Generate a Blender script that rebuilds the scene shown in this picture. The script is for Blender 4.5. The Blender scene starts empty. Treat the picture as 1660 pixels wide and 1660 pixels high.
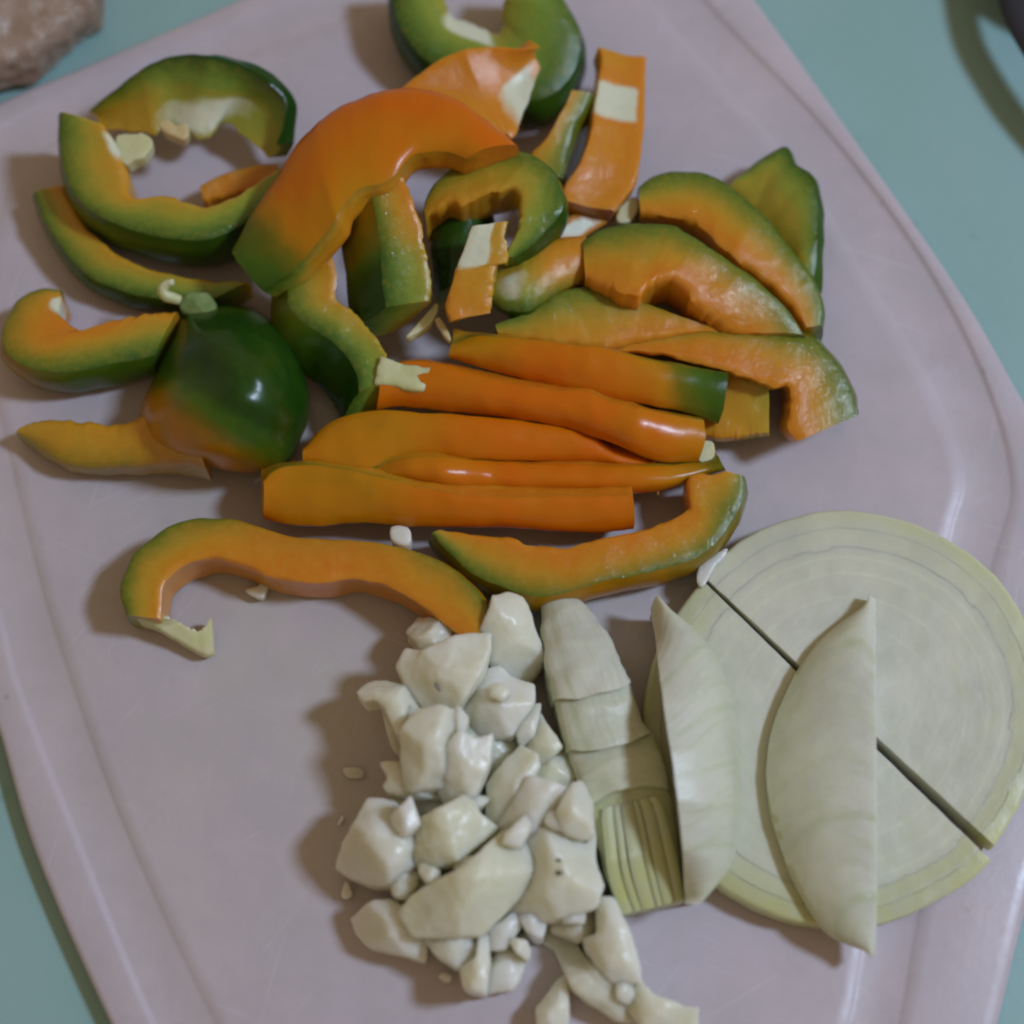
import bpy, bmesh, math, random
import numpy as np
from mathutils import Vector, noise

# ------------------------------------------------------------------ scene, camera, light
S = bpy.context.scene
COL = S.collection
random.seed(7)
D, TILT, HALF = 0.34, math.radians(20), 0.100      # camera distance, lean off the vertical, half picture width (m)
cam_data = bpy.data.cameras.new("camera")
cam = bpy.data.objects.new("camera", cam_data)
COL.objects.link(cam)
S.camera = cam
CL = np.array([0, -D * math.sin(TILT), D * math.cos(TILT)])
cam.location = CL
cam.rotation_euler = (TILT, 0, 0)
cam_data.sensor_width = 36
cam_data.lens = 18 / (HALF / D)
cam_data.clip_start, cam_data.clip_end = 0.01, 20
cam_data.dof.use_dof = True
cam_data.dof.focus_distance = D - 0.012
cam_data.dof.aperture_fstop = 6.3
S.cycles.filter_width = 2.2

W = bpy.data.worlds.new("World")
S.world = W
W.use_nodes = True
bg = W.node_tree.nodes["Background"]
bg.inputs[0].default_value = (1.0, 0.75, 0.47, 1)
bg.inputs[1].default_value = 0.30

LAMP = Vector((0.90, 0.05, 1.07))
ld = bpy.data.lights.new("ceiling_lamp", 'POINT')
ld.energy = 53
ld.color = (0.60, 0.75, 1.0)
ld.shadow_soft_size = 0.10
lo = bpy.data.objects.new("ceiling_lamp", ld)
lo.location = LAMP
COL.objects.link(lo)

vs = S.view_settings
vs.view_transform = 'Standard'
vs.look = 'None'
vs.exposure = 0
vs.gamma = 1

MM = 0.001
TABLE_Z = -4.5

# ------------------------------------------------------------------ picture point at a known height -> place
def P(px, py, z):
    """px,py on the 1660 grid, z in mm above the board: the point where that sight line meets that height (m)"""
    px, py, z = np.broadcast_arrays(np.asarray(px, float), np.asarray(py, float), np.asarray(z, float) * MM)
    T = HALF / D
    u, v = (px - 830) / 830 * T, (830 - py) / 830 * T
    s, c = math.sin(TILT), math.cos(TILT)
    ray = np.stack([u, s + v * c, -c + v * s], -1)
    t = (z - CL[2]) / ray[..., 2]
    return CL + ray * t[..., None]

def q(ox, oy, k, pts):
    return [(ox + x * k, oy + y * k) for x, y in pts]

def spline(pts, n, closed=False):
    p = np.asarray(pts, float)
    if len(p) == 2 and not closed:
        t = np.linspace(0, 1, n)[:, None]
        return p[0] * (1 - t) + p[1] * t
    if closed:
        ext = np.vstack([p[-1:], p, p[:2]])
    else:
        ext = np.vstack([2 * p[0] - p[1], p, 2 * p[-1] - p[-2]])
    out = []
    for i in range(1, len(ext) - 2):
        p0, p1, p2, p3 = ext[i - 1], ext[i], ext[i + 1], ext[i + 2]
        for t in np.linspace(0, 1, 24, endpoint=False):
            out.append(0.5 * (2 * p1 + (p2 - p0) * t + (2 * p0 - 5 * p1 + 4 * p2 - p3) * t * t + (3 * p1 - p0 - 3 * p2 + p3) * t ** 3))
    out.append(ext[-2])
    out = np.array(out)
    L = np.r_[0, np.cumsum(np.linalg.norm(np.diff(out, axis=0), axis=1))]
    tt = np.linspace(0, L[-1], n, endpoint=not closed)
    return np.stack([np.interp(tt, L, out[:, k]) for k in range(out.shape[1])], -1)

def keyed(v, t):
    """number, list spread evenly, or list of (t, value)"""
    if np.isscalar(v):
        return np.full_like(t, float(v))
    if isinstance(v[0], tuple):
        return np.interp(t, [a for a, b in v], [b for a, b in v])
    return np.interp(t, np.linspace(0, 1, len(v)), v)

# ------------------------------------------------------------------ objects
def add(name, verts, faces, mat, parent=None, loc=None, attrs=None, sharp=50):
    me = bpy.data.meshes.new(name)
    verts = np.asarray(verts, float)
    base = np.zeros(3) if loc is None else np.asarray(loc)
    me.from_pydata((verts - base).tolist(), [], faces)
    for k, a in (attrs or {}).items():
        at = me.attributes.new(k, 'FLOAT', 'POINT')
        at.data.foreach_set('value', np.asarray(a, np.float32))
    me.polygons.foreach_set('use_smooth', [True] * len(me.polygons))
    if sharp:
        me.set_sharp_from_angle(angle=math.radians(sharp))
    me.materials.append(mat)
    me.update()
    o = bpy.data.objects.new(name, me)
    COL.objects.link(o)
    if parent is not None:
        o.parent = parent
    elif loc is not None:
        o.location = base
    return o

def sub(verts, faces, attrs, keep):
    fs = [f for f, k in zip(faces, keep) if k]
    idx = sorted({i for f in fs for i in f})
    m = {v: i for i, v in enumerate(idx)}
    return verts[idx], [tuple(m[i] for i in f) for f in fs], {k: np.asarray(a)[idx] for k, a in attrs.items()}

def tag(o, label, cat, group=None, kind=None):
    if label: o['label'] = label
    if cat: o['category'] = cat
    if group: o['group'] = group
    if kind: o['kind'] = kind
    return o

def empty(name, loc):
    o = bpy.data.objects.new(name, None)
    o.location = loc
    o.empty_display_size = 0.01
    COL.objects.link(o)
    return o

# ------------------------------------------------------------------ materials
def mat(name):
    m = bpy.data.materials.new(name)
    m.use_nodes = True
    nt = m.node_tree
    return m, nt, nt.nodes["Principled BSDF"]

def N(nt, typ, **kw):
    n = nt.nodes.new(typ)
    for k, v in kw.items():
        if k.startswith('i_'):
            key = k[2:]
            n.inputs[int(key) if key.isdigit() else key.replace('_', ' ')].default_value = v
        else:
            setattr(n, k, v)
    return n

def ramp(nt, stops):
    r = nt.nodes.new('ShaderNodeValToRGB')
    e = r.color_ramp.elements
    while len(e) < len(stops):
        e.new(0.5)
    for el, (p, c) in zip(e, stops):
        el.position = p
        el.color = (*c, 1)
    return r

def mix(nt, a, b, fac, typ='MIX'):
    m = nt.nodes.new('ShaderNodeMix')
    m.data_type = 'RGBA'
    m.blend_type = typ
    for sock, v in ((m.inputs[6], a), (m.inputs[7], b), (m.inputs[0], fac)):
        if hasattr(v, 'is_output'):
            nt.links.new(v, sock)
        elif isinstance(v, tuple):
            sock.default_value = (*v, 1)
        else:
            sock.default_value = v
    return m.outputs[2]

def attr(nt, name):
    a = nt.nodes.new('ShaderNodeAttribute')
    a.attribute_name = name
    return a.outputs['Fac']

def math_(nt, op, a, b, clamp=False):
    m = nt.nodes.new('ShaderNodeMath')
    m.operation = op
    m.use_clamp = clamp
    for sock, v in ((m.inputs[0], a), (m.inputs[1], b)):
        if hasattr(v, 'is_output'):
            nt.links.new(v, sock)
        else:
            sock.default_value = v
    return m.outputs[0]

def noise_fac(nt, scale, detail=4, rough=0.55, vec=None, dist=0.0):
    n = N(nt, 'ShaderNodeTexNoise', i_Scale=scale, i_Detail=detail, i_Roughness=rough, i_Distortion=dist)
    if vec is None:
        vec = geo_vec(nt)
    nt.links.new(vec, n.inputs['Vector'])
    return n.outputs['Fac']

def geo_vec(nt):
    return N(nt, 'ShaderNodeTexCoord').outputs['Object']

def bump(nt, bsdf, height, strength, dist=0.0005, prev=None):
    b = N(nt, 'ShaderNodeBump', i_Strength=strength, i_Distance=dist)
    nt.links.new(height, b.inputs['Height'])
    if prev is not None:
        nt.links.new(prev, b.inputs['Normal'])
    nt.links.new(b.outputs[0], bsdf.inputs['Normal'])
    return b.outputs[0]

def remap(nt, v, a, b, c=0.0, d=1.0):
    m = N(nt, 'ShaderNodeMapRange', i_1=a, i_2=b, i_3=c, i_4=d)
    nt.links.new(v, m.inputs[0])
    return m.outputs[0]

def sss(bsdf, w, r, scale=0.002):
    bsdf.inputs['Subsurface Weight'].default_value = w
    bsdf.inputs['Subsurface Radius'].default_value = r
    bsdf.inputs['Subsurface Scale'].default_value = scale

# pepper skin: glossy, green to orange as it ripens
SKIN, nt, b = mat("pepper_skin")
rp = math_(nt, 'ADD', attr(nt, 'ripe'), math_(nt, 'MULTIPLY', math_(nt, 'SUBTRACT', noise_fac(nt, 75, 5), 0.5), 0.42))
rc = ramp(nt, [(0.0, (0.012, 0.052, 0.004)), (0.28, (0.06, 0.125, 0.006)), (0.5, (0.18, 0.145, 0.006)), (0.72, (0.50, 0.205, 0.004)), (1.0, (0.62, 0.140, 0.0015))])
nt.links.new(rp, rc.inputs[0])
nt.links.new(rc.outputs[0], b.inputs['Base Color'])
b.inputs['Roughness'].default_value = 0.27
b.inputs['Specular IOR Level'].default_value = 0.33
sss(b, 0.30, (1, .35, .08), 0.0025)
bump(nt, b, noise_fac(nt, 420, 5, .6), 0.10, 0.0006)

# pepper flesh: wet translucent cut wall, greener near the skin, paler on the inside, whitish pith
FLESH, nt, b = mat("pepper_flesh")
n1 = noise_fac(nt, 120, 6, .65)
rp = math_(nt, 'ADD', attr(nt, 'ripe'), math_(nt, 'MULTIPLY', math_(nt, 'SUBTRACT', n1, 0.5), 0.42))
rp = math_(nt, 'ADD', rp, math_(nt, 'MULTIPLY', math_(nt, 'MULTIPLY', math_(nt, 'SUBTRACT', attr(nt, 'edge'), 0.42), 0.50), remap(nt, attr(nt, 'ripe'), .72, .95, 1.0, .15)))
rc = ramp(nt, [(0.0, (0.17, 0.29, 0.035)), (0.25, (0.27, 0.30, 0.03)), (0.5, (0.43, 0.29, 0.022)), (0.75, (0.56, 0.26, 0.010)), (1.0, (0.62, 0.19, 0.006))])
nt.links.new(rp, rc.inputs[0])
rs = ramp(nt, [(0.0, (0.03, 0.10, 0.006)), (0.4, (0.11, 0.155, 0.008)), (0.7, (0.44, 0.20, 0.008)), (1.0, (0.60, 0.14, 0.004))])
nt.links.new(rp, rs.inputs[0])
rim = remap(nt, math_(nt, 'ADD', attr(nt, 'edge'), math_(nt, 'MULTIPLY', math_(nt, 'SUBTRACT', noise_fac(nt, 210, 4), .5), .22)), 0.0, 0.55, 1.0, 0.0)
c1 = mix(nt, rc.outputs[0], rs.outputs[0], rim)
inner = remap(nt, math_(nt, 'ADD', attr(nt, 'edge'), math_(nt, 'MULTIPLY', math_(nt, 'SUBTRACT', noise_fac(nt, 260, 5), .5), .5)), 0.72, 1.1)
c1 = mix(nt, c1, (0.62, 0.36, 0.03), math_(nt, 'MULTIPLY', inner, .30))
spk = remap(nt, noise_fac(nt, 800, 3), 0.42, 0.75)
c1 = mix(nt, c1, (0.62, 0.40, 0.05), math_(nt, 'MULTIPLY', spk, 0.16))
pf = remap(nt, math_(nt, 'ADD', attr(nt, 'pith'), math_(nt, 'MULTIPLY', math_(nt, 'SUBTRACT', noise_fac(nt, 330, 5, .65), .5), .6)), 0.28, 0.85)
c1 = mix(nt, c1, (0.66, 0.67, 0.50), pf)
nt.links.new(c1, b.inputs['Base Color'])
b.inputs['Roughness'].default_value = 0.38
b.inputs['Specular IOR Level'].default_value = 0.3
sss(b, 0.55, (1, .5, .12), 0.0035)
b1 = bump(nt, b, noise_fac(nt, 480, 3, .55), 0.20, 0.0006)
b2_ = N(nt, 'ShaderNodeBump', i_Strength=0.7, i_Distance=0.00045)
nt.links.new(noise_fac(nt, 1100, 3, .6), b2_.inputs['Height'])
nt.links.new(b1, b2_.inputs['Normal'])
b.inputs['Coat Weight'].default_value = 0.6
b.inputs['Coat Roughness'].default_value = 0.10
nt.links.new(b2_.outputs[0], b.inputs['Coat Normal'])

def plain(name, c1, c2, scale, rough=0.35, sw=0.4, bs=0.25, bscale=500, rad=(1, .9, .7), ssc=0.003, c3=None):
    m, nt, b = mat(name)
    f = remap(nt, noise_fac(nt, scale, 6, .6), 0.35, 0.68)
    c = mix(nt, c1, c2, f)
    if c3:
        c = mix(nt, c, c3, remap(nt, noise_fac(nt, scale * 2.7, 5, .6, dist=.6), 0.5, 0.72))
    nt.links.new(c, b.inputs['Base Color'])
    b.inputs['Roughness'].default_value = rough
    if sw:
        sss(b, sw, rad, ssc)
    if bs:
        bump(nt, b, noise_fac(nt, bscale, 5, .6), bs, 0.0006)
    return m

PITH = plain("pepper_pith", (0.62, 0.60, 0.38), (0.55, 0.58, 0.26), 220, .4)
STEM = plain("pepper_stem", (0.16, 0.24, 0.07), (0.26, 0.33, 0.13), 260, .45)
SEED = plain("pepper_seed", (0.62, 0.50, 0.26), (0.52, 0.40, 0.20), 400, .35)

# garlic: cream white, a little different piece by piece
GARLIC, nt, b = mat("garlic_flesh")
oi = N(nt, 'ShaderNodeObjectInfo').outputs['Random']
f = remap(nt, noise_fac(nt, 150, 6, .6), 0.35, 0.68)
c = mix(nt, (0.77, 0.77, 0.73), (0.68, 0.66, 0.52), f)
c = mix(nt, c, (0.64, 0.63, 0.40), math_(nt, 'MULTIPLY', oi, 0.6))
nt.links.new(c, b.inputs['Base Color'])
b.inputs['Roughness'].default_value = 0.33
sss(b, 0.9, (1, .92, .75), 0.006)
b1 = bump(nt, b, noise_fac(nt, 240, 4, .55), 0.35, 0.001)
bump(nt, b, noise_fac(nt, 1400, 3, .5), 0.10, 0.0003, b1)

# onion: translucent, greener towards the outside ("ripe" = greenness)
ONION, nt, b = mat("onion_flesh")
g = math_(nt, 'ADD', attr(nt, 'ripe'), math_(nt, 'MULTIPLY', math_(nt, 'SUBTRACT', noise_fac(nt, 90, 5), .5), .35))
rc = ramp(nt, [(0.0, (0.66, 0.66, 0.56)), (0.35, (0.60, 0.61, 0.44)), (0.7, (0.52, 0.53, 0.25)), (1.0, (0.49, 0.49, 0.14))])
nt.links.new(g, rc.inputs[0])
c = mix(nt, rc.outputs[0], (0.48, 0.53, 0.32), math_(nt, 'MULTIPLY', math_(nt, 'MULTIPLY', attr(nt, 'vein'), remap(nt, noise_fac(nt, 120, 4), .3, .6)), 0.9))
c = mix(nt, c, (0.72, 0.73, 0.55), math_(nt, 'MULTIPLY', math_(nt, 'MULTIPLY', attr(nt, 'pith'), remap(nt, noise_fac(nt, 45, 4), .34, .6)), 0.8))
c = mix(nt, c, (0.50, 0.51, 0.43), math_(nt, 'MULTIPLY', remap(nt, noise_fac(nt, 80, 7, .68), .40, .72), .7))
nt.links.new(c, b.inputs['Base Color'])
b.inputs['Roughness'].default_value = 0.36
b.inputs['Specular IOR Level'].default_value = 0.38
sss(b, 0.55, (1, .97, .8), 0.0025)
cx_ = N(nt, 'ShaderNodeCombineXYZ')
nt.links.new(attr(nt, 'fx'), cx_.inputs[0]); nt.links.new(attr(nt, 'fy'), cx_.inputs[1])
fib = noise_fac(nt, 1.0, 4, .6, cx_.outputs[0])
c = mix(nt, c, (0.46, 0.50, 0.28), math_(nt, 'MULTIPLY', remap(nt, fib, .50, .72), .45))
nt.links.new(c, b.inputs['Base Color'])
b1 = bump(nt, b, noise_fac(nt, 330, 5, .6), 0.18, 0.0006)
b1 = bump(nt, b, fib, 0.30, 0.0006, b1)
bump(nt, b, noise_fac(nt, 1500, 3), 0.08, 0.0003, b1)

# board plastic with vegetable juice stains and knife scratches
BOARD, nt, b = mat("board_plastic")
tc = geo_vec(nt)
base = mix(nt, (0.515, 0.455, 0.51), (0.55, 0.475, 0.50), remap(nt, noise_fac(nt, 22, 5, .6), .35, .65))
stain = math_(nt, 'MULTIPLY', remap(nt, noise_fac(nt, 38, 6, .62), .42, .68), 1.0)
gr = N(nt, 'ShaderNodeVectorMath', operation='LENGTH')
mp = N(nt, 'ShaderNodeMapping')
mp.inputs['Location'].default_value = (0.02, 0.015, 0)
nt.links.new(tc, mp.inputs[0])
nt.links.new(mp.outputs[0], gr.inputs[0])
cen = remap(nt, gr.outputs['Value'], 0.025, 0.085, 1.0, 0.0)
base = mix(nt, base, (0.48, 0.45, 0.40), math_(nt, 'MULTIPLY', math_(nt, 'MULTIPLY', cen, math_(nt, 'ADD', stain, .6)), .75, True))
fine = remap(nt, noise_fac(nt, 260, 4, .6), .60, .76)
base = mix(nt, base, (0.42, 0.36, 0.36), math_(nt, 'MULTIPLY', fine, .35))
blot = remap(nt, noise_fac(nt, 55, 5, .7), .40, .66)
base = mix(nt, base, (0.445, 0.405, 0.425), math_(nt, 'MULTIPLY', blot, .65))
scr = None
for ang, sc in ((0.5, 70), (0.9, 55), (-0.35, 62), (1.35, 50)):
    m_ = N(nt, 'ShaderNodeMapping')
    m_.inputs['Rotation'].default_value = (0, 0, ang)
    m_.vector_type = 'TEXTURE'
    m_.inputs['Scale'].default_value = (2.0, .07, 1)
    m_.inputs['Location'].default_value = (ang, ang * 2, 0)
    nt.links.new(tc, m_.inputs[0])
    f_ = remap(nt, noise_fac(nt, sc, 3, .5, m_.outputs[0]), .655, .70)
    scr = f_ if scr is None else math_(nt, 'MAXIMUM', scr, f_)
scr = math_(nt, 'MULTIPLY', scr, remap(nt, noise_fac(nt, 30, 3), .42, .6))
base = mix(nt, base, (0.60, 0.55, 0.59), math_(nt, 'MULTIPLY', scr, .5))
spot = remap(nt, noise_fac(nt, 150, 2, .4), .755, .80)
base = mix(nt, base, (0.26, 0.19, 0.13), math_(nt, 'MULTIPLY', spot, .35))
nt.links.new(base, b.inputs['Base Color'])
nt.links.new(remap(nt, noise_fac(nt, 48, 5, .65), .40, .66, .46, .27), b.inputs['Roughness'])
mp2 = N(nt, 'ShaderNodeMapping')
mp2.inputs['Rotation'].default_value = (0, 0, 0.9)
mp2.inputs['Scale'].default_value = (1, 14, 1)
nt.links.new(tc, mp2.inputs[0])
b1 = bump(nt, b, remap(nt, noise_fac(nt, 110, 4, .6, mp2.outputs[0]), .55, .72), 0.06, 0.0004)
bump(nt, b, noise_fac(nt, 500, 5, .6), 0.16, 0.0003, b1)
sss(b, 0.15, (1, .8, .8), 0.002)

# table: teal paint, brushed and slightly worn
TABLE, nt, b = mat("table_paint")
tc = geo_vec(nt)
base = mix(nt, (0.25, 0.415, 0.395), (0.275, 0.44, 0.43), remap(nt, noise_fac(nt, 30, 5, .6), .35, .65))
mp = N(nt, 'ShaderNodeMapping')
mp.inputs['Rotation'].default_value = (0, 0, -0.35)
mp.inputs['Scale'].default_value = (3, 40, 1)
nt.links.new(tc, mp.inputs[0])
base = mix(nt, base, (0.14, 0.25, 0.25), math_(nt, 'MULTIPLY', remap(nt, noise_fac(nt, 14, 5, .7, mp.outputs[0]), .66, .74), .45))
base = mix(nt, base, (0.16, 0.28, 0.27), math_(nt, 'MULTIPLY', remap(nt, noise_fac(nt, 90, 3), .68, .75), .35))
nt.links.new(base, b.inputs['Base Color'])
b.inputs['Roughness'].default_value = 0.5
bump(nt, b, noise_fac(nt, 260, 5, .6), 0.18, 0.0004)

# ------------------------------------------------------------------ setting: table and chopping board
def table():
    r = 0.6
    v = [(-r, -r, TABLE_Z * MM), (r, -r, TABLE_Z * MM), (r, r, TABLE_Z * MM), (-r, r, TABLE_Z * MM)]
    v += [(x, y, TABLE_Z * MM - 0.03) for x, y, _ in v]
    o = add("table", v, [(0, 1, 2, 3), (7, 6, 5, 4), (0, 4, 5, 1), (1, 5, 6, 2), (2, 6, 7, 3), (3, 7, 4, 0)], TABLE)
    tag(o, "teal painted table top under the chopping board", "table", kind='structure')
table()

def board():
    n = 360
    # outlines on the picture grid, clockwise from the top corner; beyond the frame they simply go on
    edge = [(760, -165), (390, 0), (170, 95), (0, 168), (-110, 240), (-155, 380), (-150, 560), (-110, 800), (-60, 1000), (0, 1190), (60, 1388), (180, 1660), (330, 1960), (520, 2150),
            (900, 2230), (1300, 2160), (1520, 1950), (1600, 1720), (1660, 1480), (1735, 1200), (1775, 960), (1750, 800), (1661, 655), (1560, 480), (1410, 262), (1222, 0), (1100, -140), (930, -210)]
    g1 = [(790, -125), (420, 22), (200, 118), (20, 195), (-62, 262), (-100, 390), (-100, 560), (-62, 800), (0, 1005), (27, 1110), (114, 1335), (247, 1660), (390, 1930), (560, 2080),
          (900, 2150), (1230, 2090), (1400, 1900), (1462, 1660), (1492, 1490), (1560, 1180), (1612, 920), (1643, 790), (1600, 620), (1500, 425), (1345, 215), (1165, 25), (1065, -90), (920, -150)]
    g2 = [(800, -45), (557, 38), (330, 120), (120, 215), (30, 295), (-12, 420), (-16, 560), (18, 720), (70, 938), (92, 1014), (201, 1325), (357, 1660), (490, 1890), (640, 2000),
          (900, 2060), (1160, 2010), (1300, 1850), (1370, 1660), (1400, 1500), (1470, 1180), (1533, 875), (1556, 770), (1512, 640), (1430, 500), (1290, 280), (1110, 75), (1020, -20), (910, -70)]
    E, G1, G2 = (spline(p, n, True) for p in (edge, g1, g2))
    # line the loops up by angle about the middle so that bands stay even
    c0 = np.array([760, 900])
    def by_angle(L):
        dense = spline(L, 3000, True)
        a = np.unwrap(np.arctan2(dense[:, 1] - c0[1], dense[:, 0] - c0[0]))
        if a[-1] < a[0]:
            dense, a = dense[::-1], a[::-1]
        tgt = np.linspace(-math.pi, math.pi, n, endpoint=False)
        a = a % (2 * math.pi) - math.pi
        o = np.argsort(a)
        return np.stack([np.interp(tgt, a[o], dense[o, k], period=2 * math.pi) for k in (0, 1)], -1)
    E, G1, G2 = by_angle(edge), by_angle(g1), by_angle(g2)
    loops = []
    def L(p, z): loops.append(P(p[:, 0], p[:, 1], z))
    inn = lambda a, b, t: a * (1 - t) + b * t
    cen = lambda p, k: c0 + (p - c0) * k
    L(cen(E, 0.999), TABLE_Z + 0.35)
    L(E, TABLE_Z + 1.2)
    L(E, -0.8)
    L(inn(E, G1, .06), -0.22)
    L(inn(E, G1, .16), 0.0)
    L(inn(E, G1, .86), 0.05)
    L(inn(E, G1, .985), -0.06)
    L(inn(G1, G2, .03), -0.34)
    L(inn(G1, G2, .10), -0.5)
    L(inn(G1, G2, .5), -0.56)
    L(inn(G1, G2, .88), -0.5)
    L(inn(G1, G2, .96), -0.32)
    L(inn(G1, G2, 1.0), -0.05)
    L(cen(G2, .975), 0.0)
    for k in (.9, .75, .55, .35, .15):
        L(cen(G2, k), 0.0)
    v = np.vstack(loops + [P([c0[0]], [c0[1]], 0.0)])
    f = []
    for k in range(len(loops) - 1):
        for i in range(n):
            j = (i + 1) % n
            f.append((k * n + i, k * n + j, (k + 1) * n + j, (k + 1) * n + i))
    k = len(loops) - 1
    f += [(k * n + i, k * n + (i + 1) % n, len(v) - 1) for i in range(n)]
    f.append(tuple(range(n))[::-1])
    o = add("chopping_board", v, f, BOARD, sharp=0)
    bm = bmesh.new(); bm.from_mesh(o.data); bmesh.ops.recalc_face_normals(bm, faces=bm.faces); bm.to_mesh(o.data); bm.free()
    tag(o, "pale pinkish lilac plastic chopping board with a shallow juice groove", "chopping board")
board()

# ------------------------------------------------------------------ sliced pieces: a ribbon between two cut edges, with real thickness
def slab(A, B, zA, zB, depth=10, lean=(0, 0), floor=None, along_normal=False, n=72, m=9, k=5, skin='A', bulge=0.0, side=0.0, bside=0.0,
         ripe=0.5, ripes=0.0, pith=(), wob=0.25, jag=0.0, ridges=None, veins=None, seed=0, smooth=1, curve=0.0):
    t = np.linspace(0, 1, n)
    rng = random.Random(seed)
    a2, b2 = spline(A, n), spline(B, n)
    J = np.zeros((n, 2))
    if jag:
        ph = rng.random() * 50
        for i in range(n):
            x = i / n * 16 + ph
            J[i] = jag * np.array([noise.noise(Vector((x, 1, 0))) + .5 * noise.noise(Vector((x * 2.3, 3, 0))), noise.noise(Vector((x, 7, 0))) + .5 * noise.noise(Vector((x * 2.3, 9, 0)))])
        J *= .00012
    J = np.c_[J, np.zeros(n)]
    a = P(a2[:, 0], a2[:, 1], keyed(zA, t))
    b = P(b2[:, 0], b2[:, 1], keyed(zB, t))
    mid = (a + b) / 2
    T = np.gradient(mid, axis=0)
    U = b - a
    nr = np.cross(T, U)
    nr /= np.maximum(np.linalg.norm(nr, axis=1), 1e-12)[:, None]
    nr[nr[:, 2] < 0] *= -1
    # steady the normals where the ribbon pinches
    for _ in range(4):
        nr[1:-1] = (nr[:-2] + nr[1:-1] * 2 + nr[2:]) / 4
    nr /= np.maximum(np.linalg.norm(nr, axis=1), 1e-12)[:, None]
    dp = keyed(depth, t)[:, None] * MM
    if along_normal:
        da = db = -nr * dp
    else:
        d = np.zeros((n, 3)); d[:, 2] = -1
        d = d * dp + np.array([lean[0], lean[1], 0]) * MM
        da = db = d
    if floor is not None:
        da = np.zeros((n, 3)); db = np.zeros((n, 3))
        da[:, 2] = np.minimum(floor * MM - a[:, 2], -0.0002)
        db[:, 2] = np.minimum(floor * MM - b[:, 2], -0.0002)
        da[:, :2] += np.array(lean) * MM
    uh = U / np.maximum(np.linalg.norm(U, axis=1), 1e-9)[:, None]
    rows, cls, sv, dv = [], [], [], []
    ss = np.linspace(0, 1, m + 1)
    Th = T / np.maximum(np.linalg.norm(T, axis=1), 1e-9)[:, None]
    for s in ss:                                    # top
        h = bulge * MM * 4 * s * (1 - s)
        h = h + (ridges[1] * MM * math.sin(s * ridges[0] * 2 * math.pi) if ridges else 0)
        rows.append(a + U * s + nr * h + J * s ** 5 + Th * (curve * MM * 4 * s * (1 - s)) * t[:, None]); sv.append(s); dv.append(0)
    for w in np.linspace(0, 1, k + 2)[1:-1]:        # B side
        rows.append(b + db * w + uh * bside * MM * 4 * w * (1 - w) + J * (1 - .5 * w)); sv.append(1); dv.append(w)
    a1, b1 = a + da, b + db
    for s in ss[::-1]:
        rows.append(a1 + (b1 - a1) * s + Th * (curve * MM * 4 * s * (1 - s)) * t[:, None]); sv.append(s); dv.append(1)
    for w in np.linspace(1, 0, k + 2)[1:-1]:        # A side
        rows.append(a + da * w - uh * side * MM * 4 * w * (1 - w)); sv.append(0); dv.append(w)
    R = np.stack(rows, 1)                           # n x K x 3
    K = R.shape[1]
    for _ in range(smooth):
        R = R * .5 + (np.roll(R, 1, 1) + np.roll(R, -1, 1)) * .25
    sv, dv = np.array(sv), np.array(dv)
    nt_, nk = m + 1, k
    kind = []
    for j in range(K):                              # class of the face between section point j and j+1
        if j < m: kind.append('top')
        elif j < m + nk + 1: kind.append('B')
        elif j < m + nk + 1 + m: kind.append('bottom')
        else: kind.append('A')
    V = R.reshape(-1, 3)
    so = rng.random() * 100
    W_ = np.array([noise.noise_vector(Vector(p * 260) + Vector((so, so, 0))) for p in V]) * wob * MM
    W2 = np.array([noise.noise_vector(Vector(p * 800) + Vector((so, 0, so))) for p in V]) * wob * 0.35 * MM
    V = V + W_ + W2
    faces, fc = [], []
    for i in range(n - 1):
        for j in range(K):
            jj = (j + 1) % K
            faces.append((i * K + j, i * K + jj, (i + 1) * K + jj, (i + 1) * K + j)); fc.append(kind[j])
    for i, rev in ((0, 1), (n - 1, 0)):             # ends: an inner ring and a middle point
        ring = V[i * K:(i + 1) * K]
        c = ring.mean(0)
        o0 = len(V)
        V = np.vstack([V, c + (ring - c) * .5, c[None]])
        for j in range(K):
            jj = (j + 1) % K
            q1 = (i * K + j, o0 + j, o0 + jj, i * K + jj)
            q2 = (o0 + j, o0 + K, o0 + jj)
            faces += [q1, q2] if rev == 0 else [q1[::-1], q2[::-1]]
            fc += ['end', 'end']
    # attributes
    tt = np.repeat(t, K); s_ = np.tile(sv, n); d_ = np.tile(dv, n)
    for i in (0, n - 1):
        tt = np.r_[tt, np.full(K + 1, t[i])]; s_ = np.r_[s_, sv * .5 + .25, .5]; d_ = np.r_[d_, dv * .5 + .25, .5]
    rip = keyed(ripe, tt) + (s_ - .5) * ripes
    sk = skin or ''
    if 'top' in sk: edge = d_
    elif 'bottom' in sk: edge = np.clip(1 - d_, 0, 1) * .8 + .2 * s_
    elif 'A' in sk: edge = s_
    else: edge = np.ones_like(s_)
    if 'bottom' in sk and 'A' in sk: edge = np.minimum(edge, s_ * 2.0)
    pi = np.zeros_like(s_)
    for (t0, t1, s0, s1, *soft) in pith:
        e = soft[0] if soft else .05
        w = soft[1] if len(soft) > 1 else .12
        box = np.clip((tt - t0) / e + .5, 0, 1) * np.clip((t1 - tt) / e + .5, 0, 1) * np.clip((s_ - s0) / w + .5, 0, 1) * np.clip((s1 - s_) / w + .5, 0, 1)
        pi = np.maximum(pi, box * (d_ < .6))
    vein = np.zeros_like(s_)
    if veins:
        ax, cnt = veins
        w = tt if ax == 't' else s_
        vein = np.clip((np.cos(w * cnt * 2 * math.pi + 2.2 * np.sin(s_ * 2.2) + 1.3 * np.sin(w * 9)) - .90) / .1, 0, 1)
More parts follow.
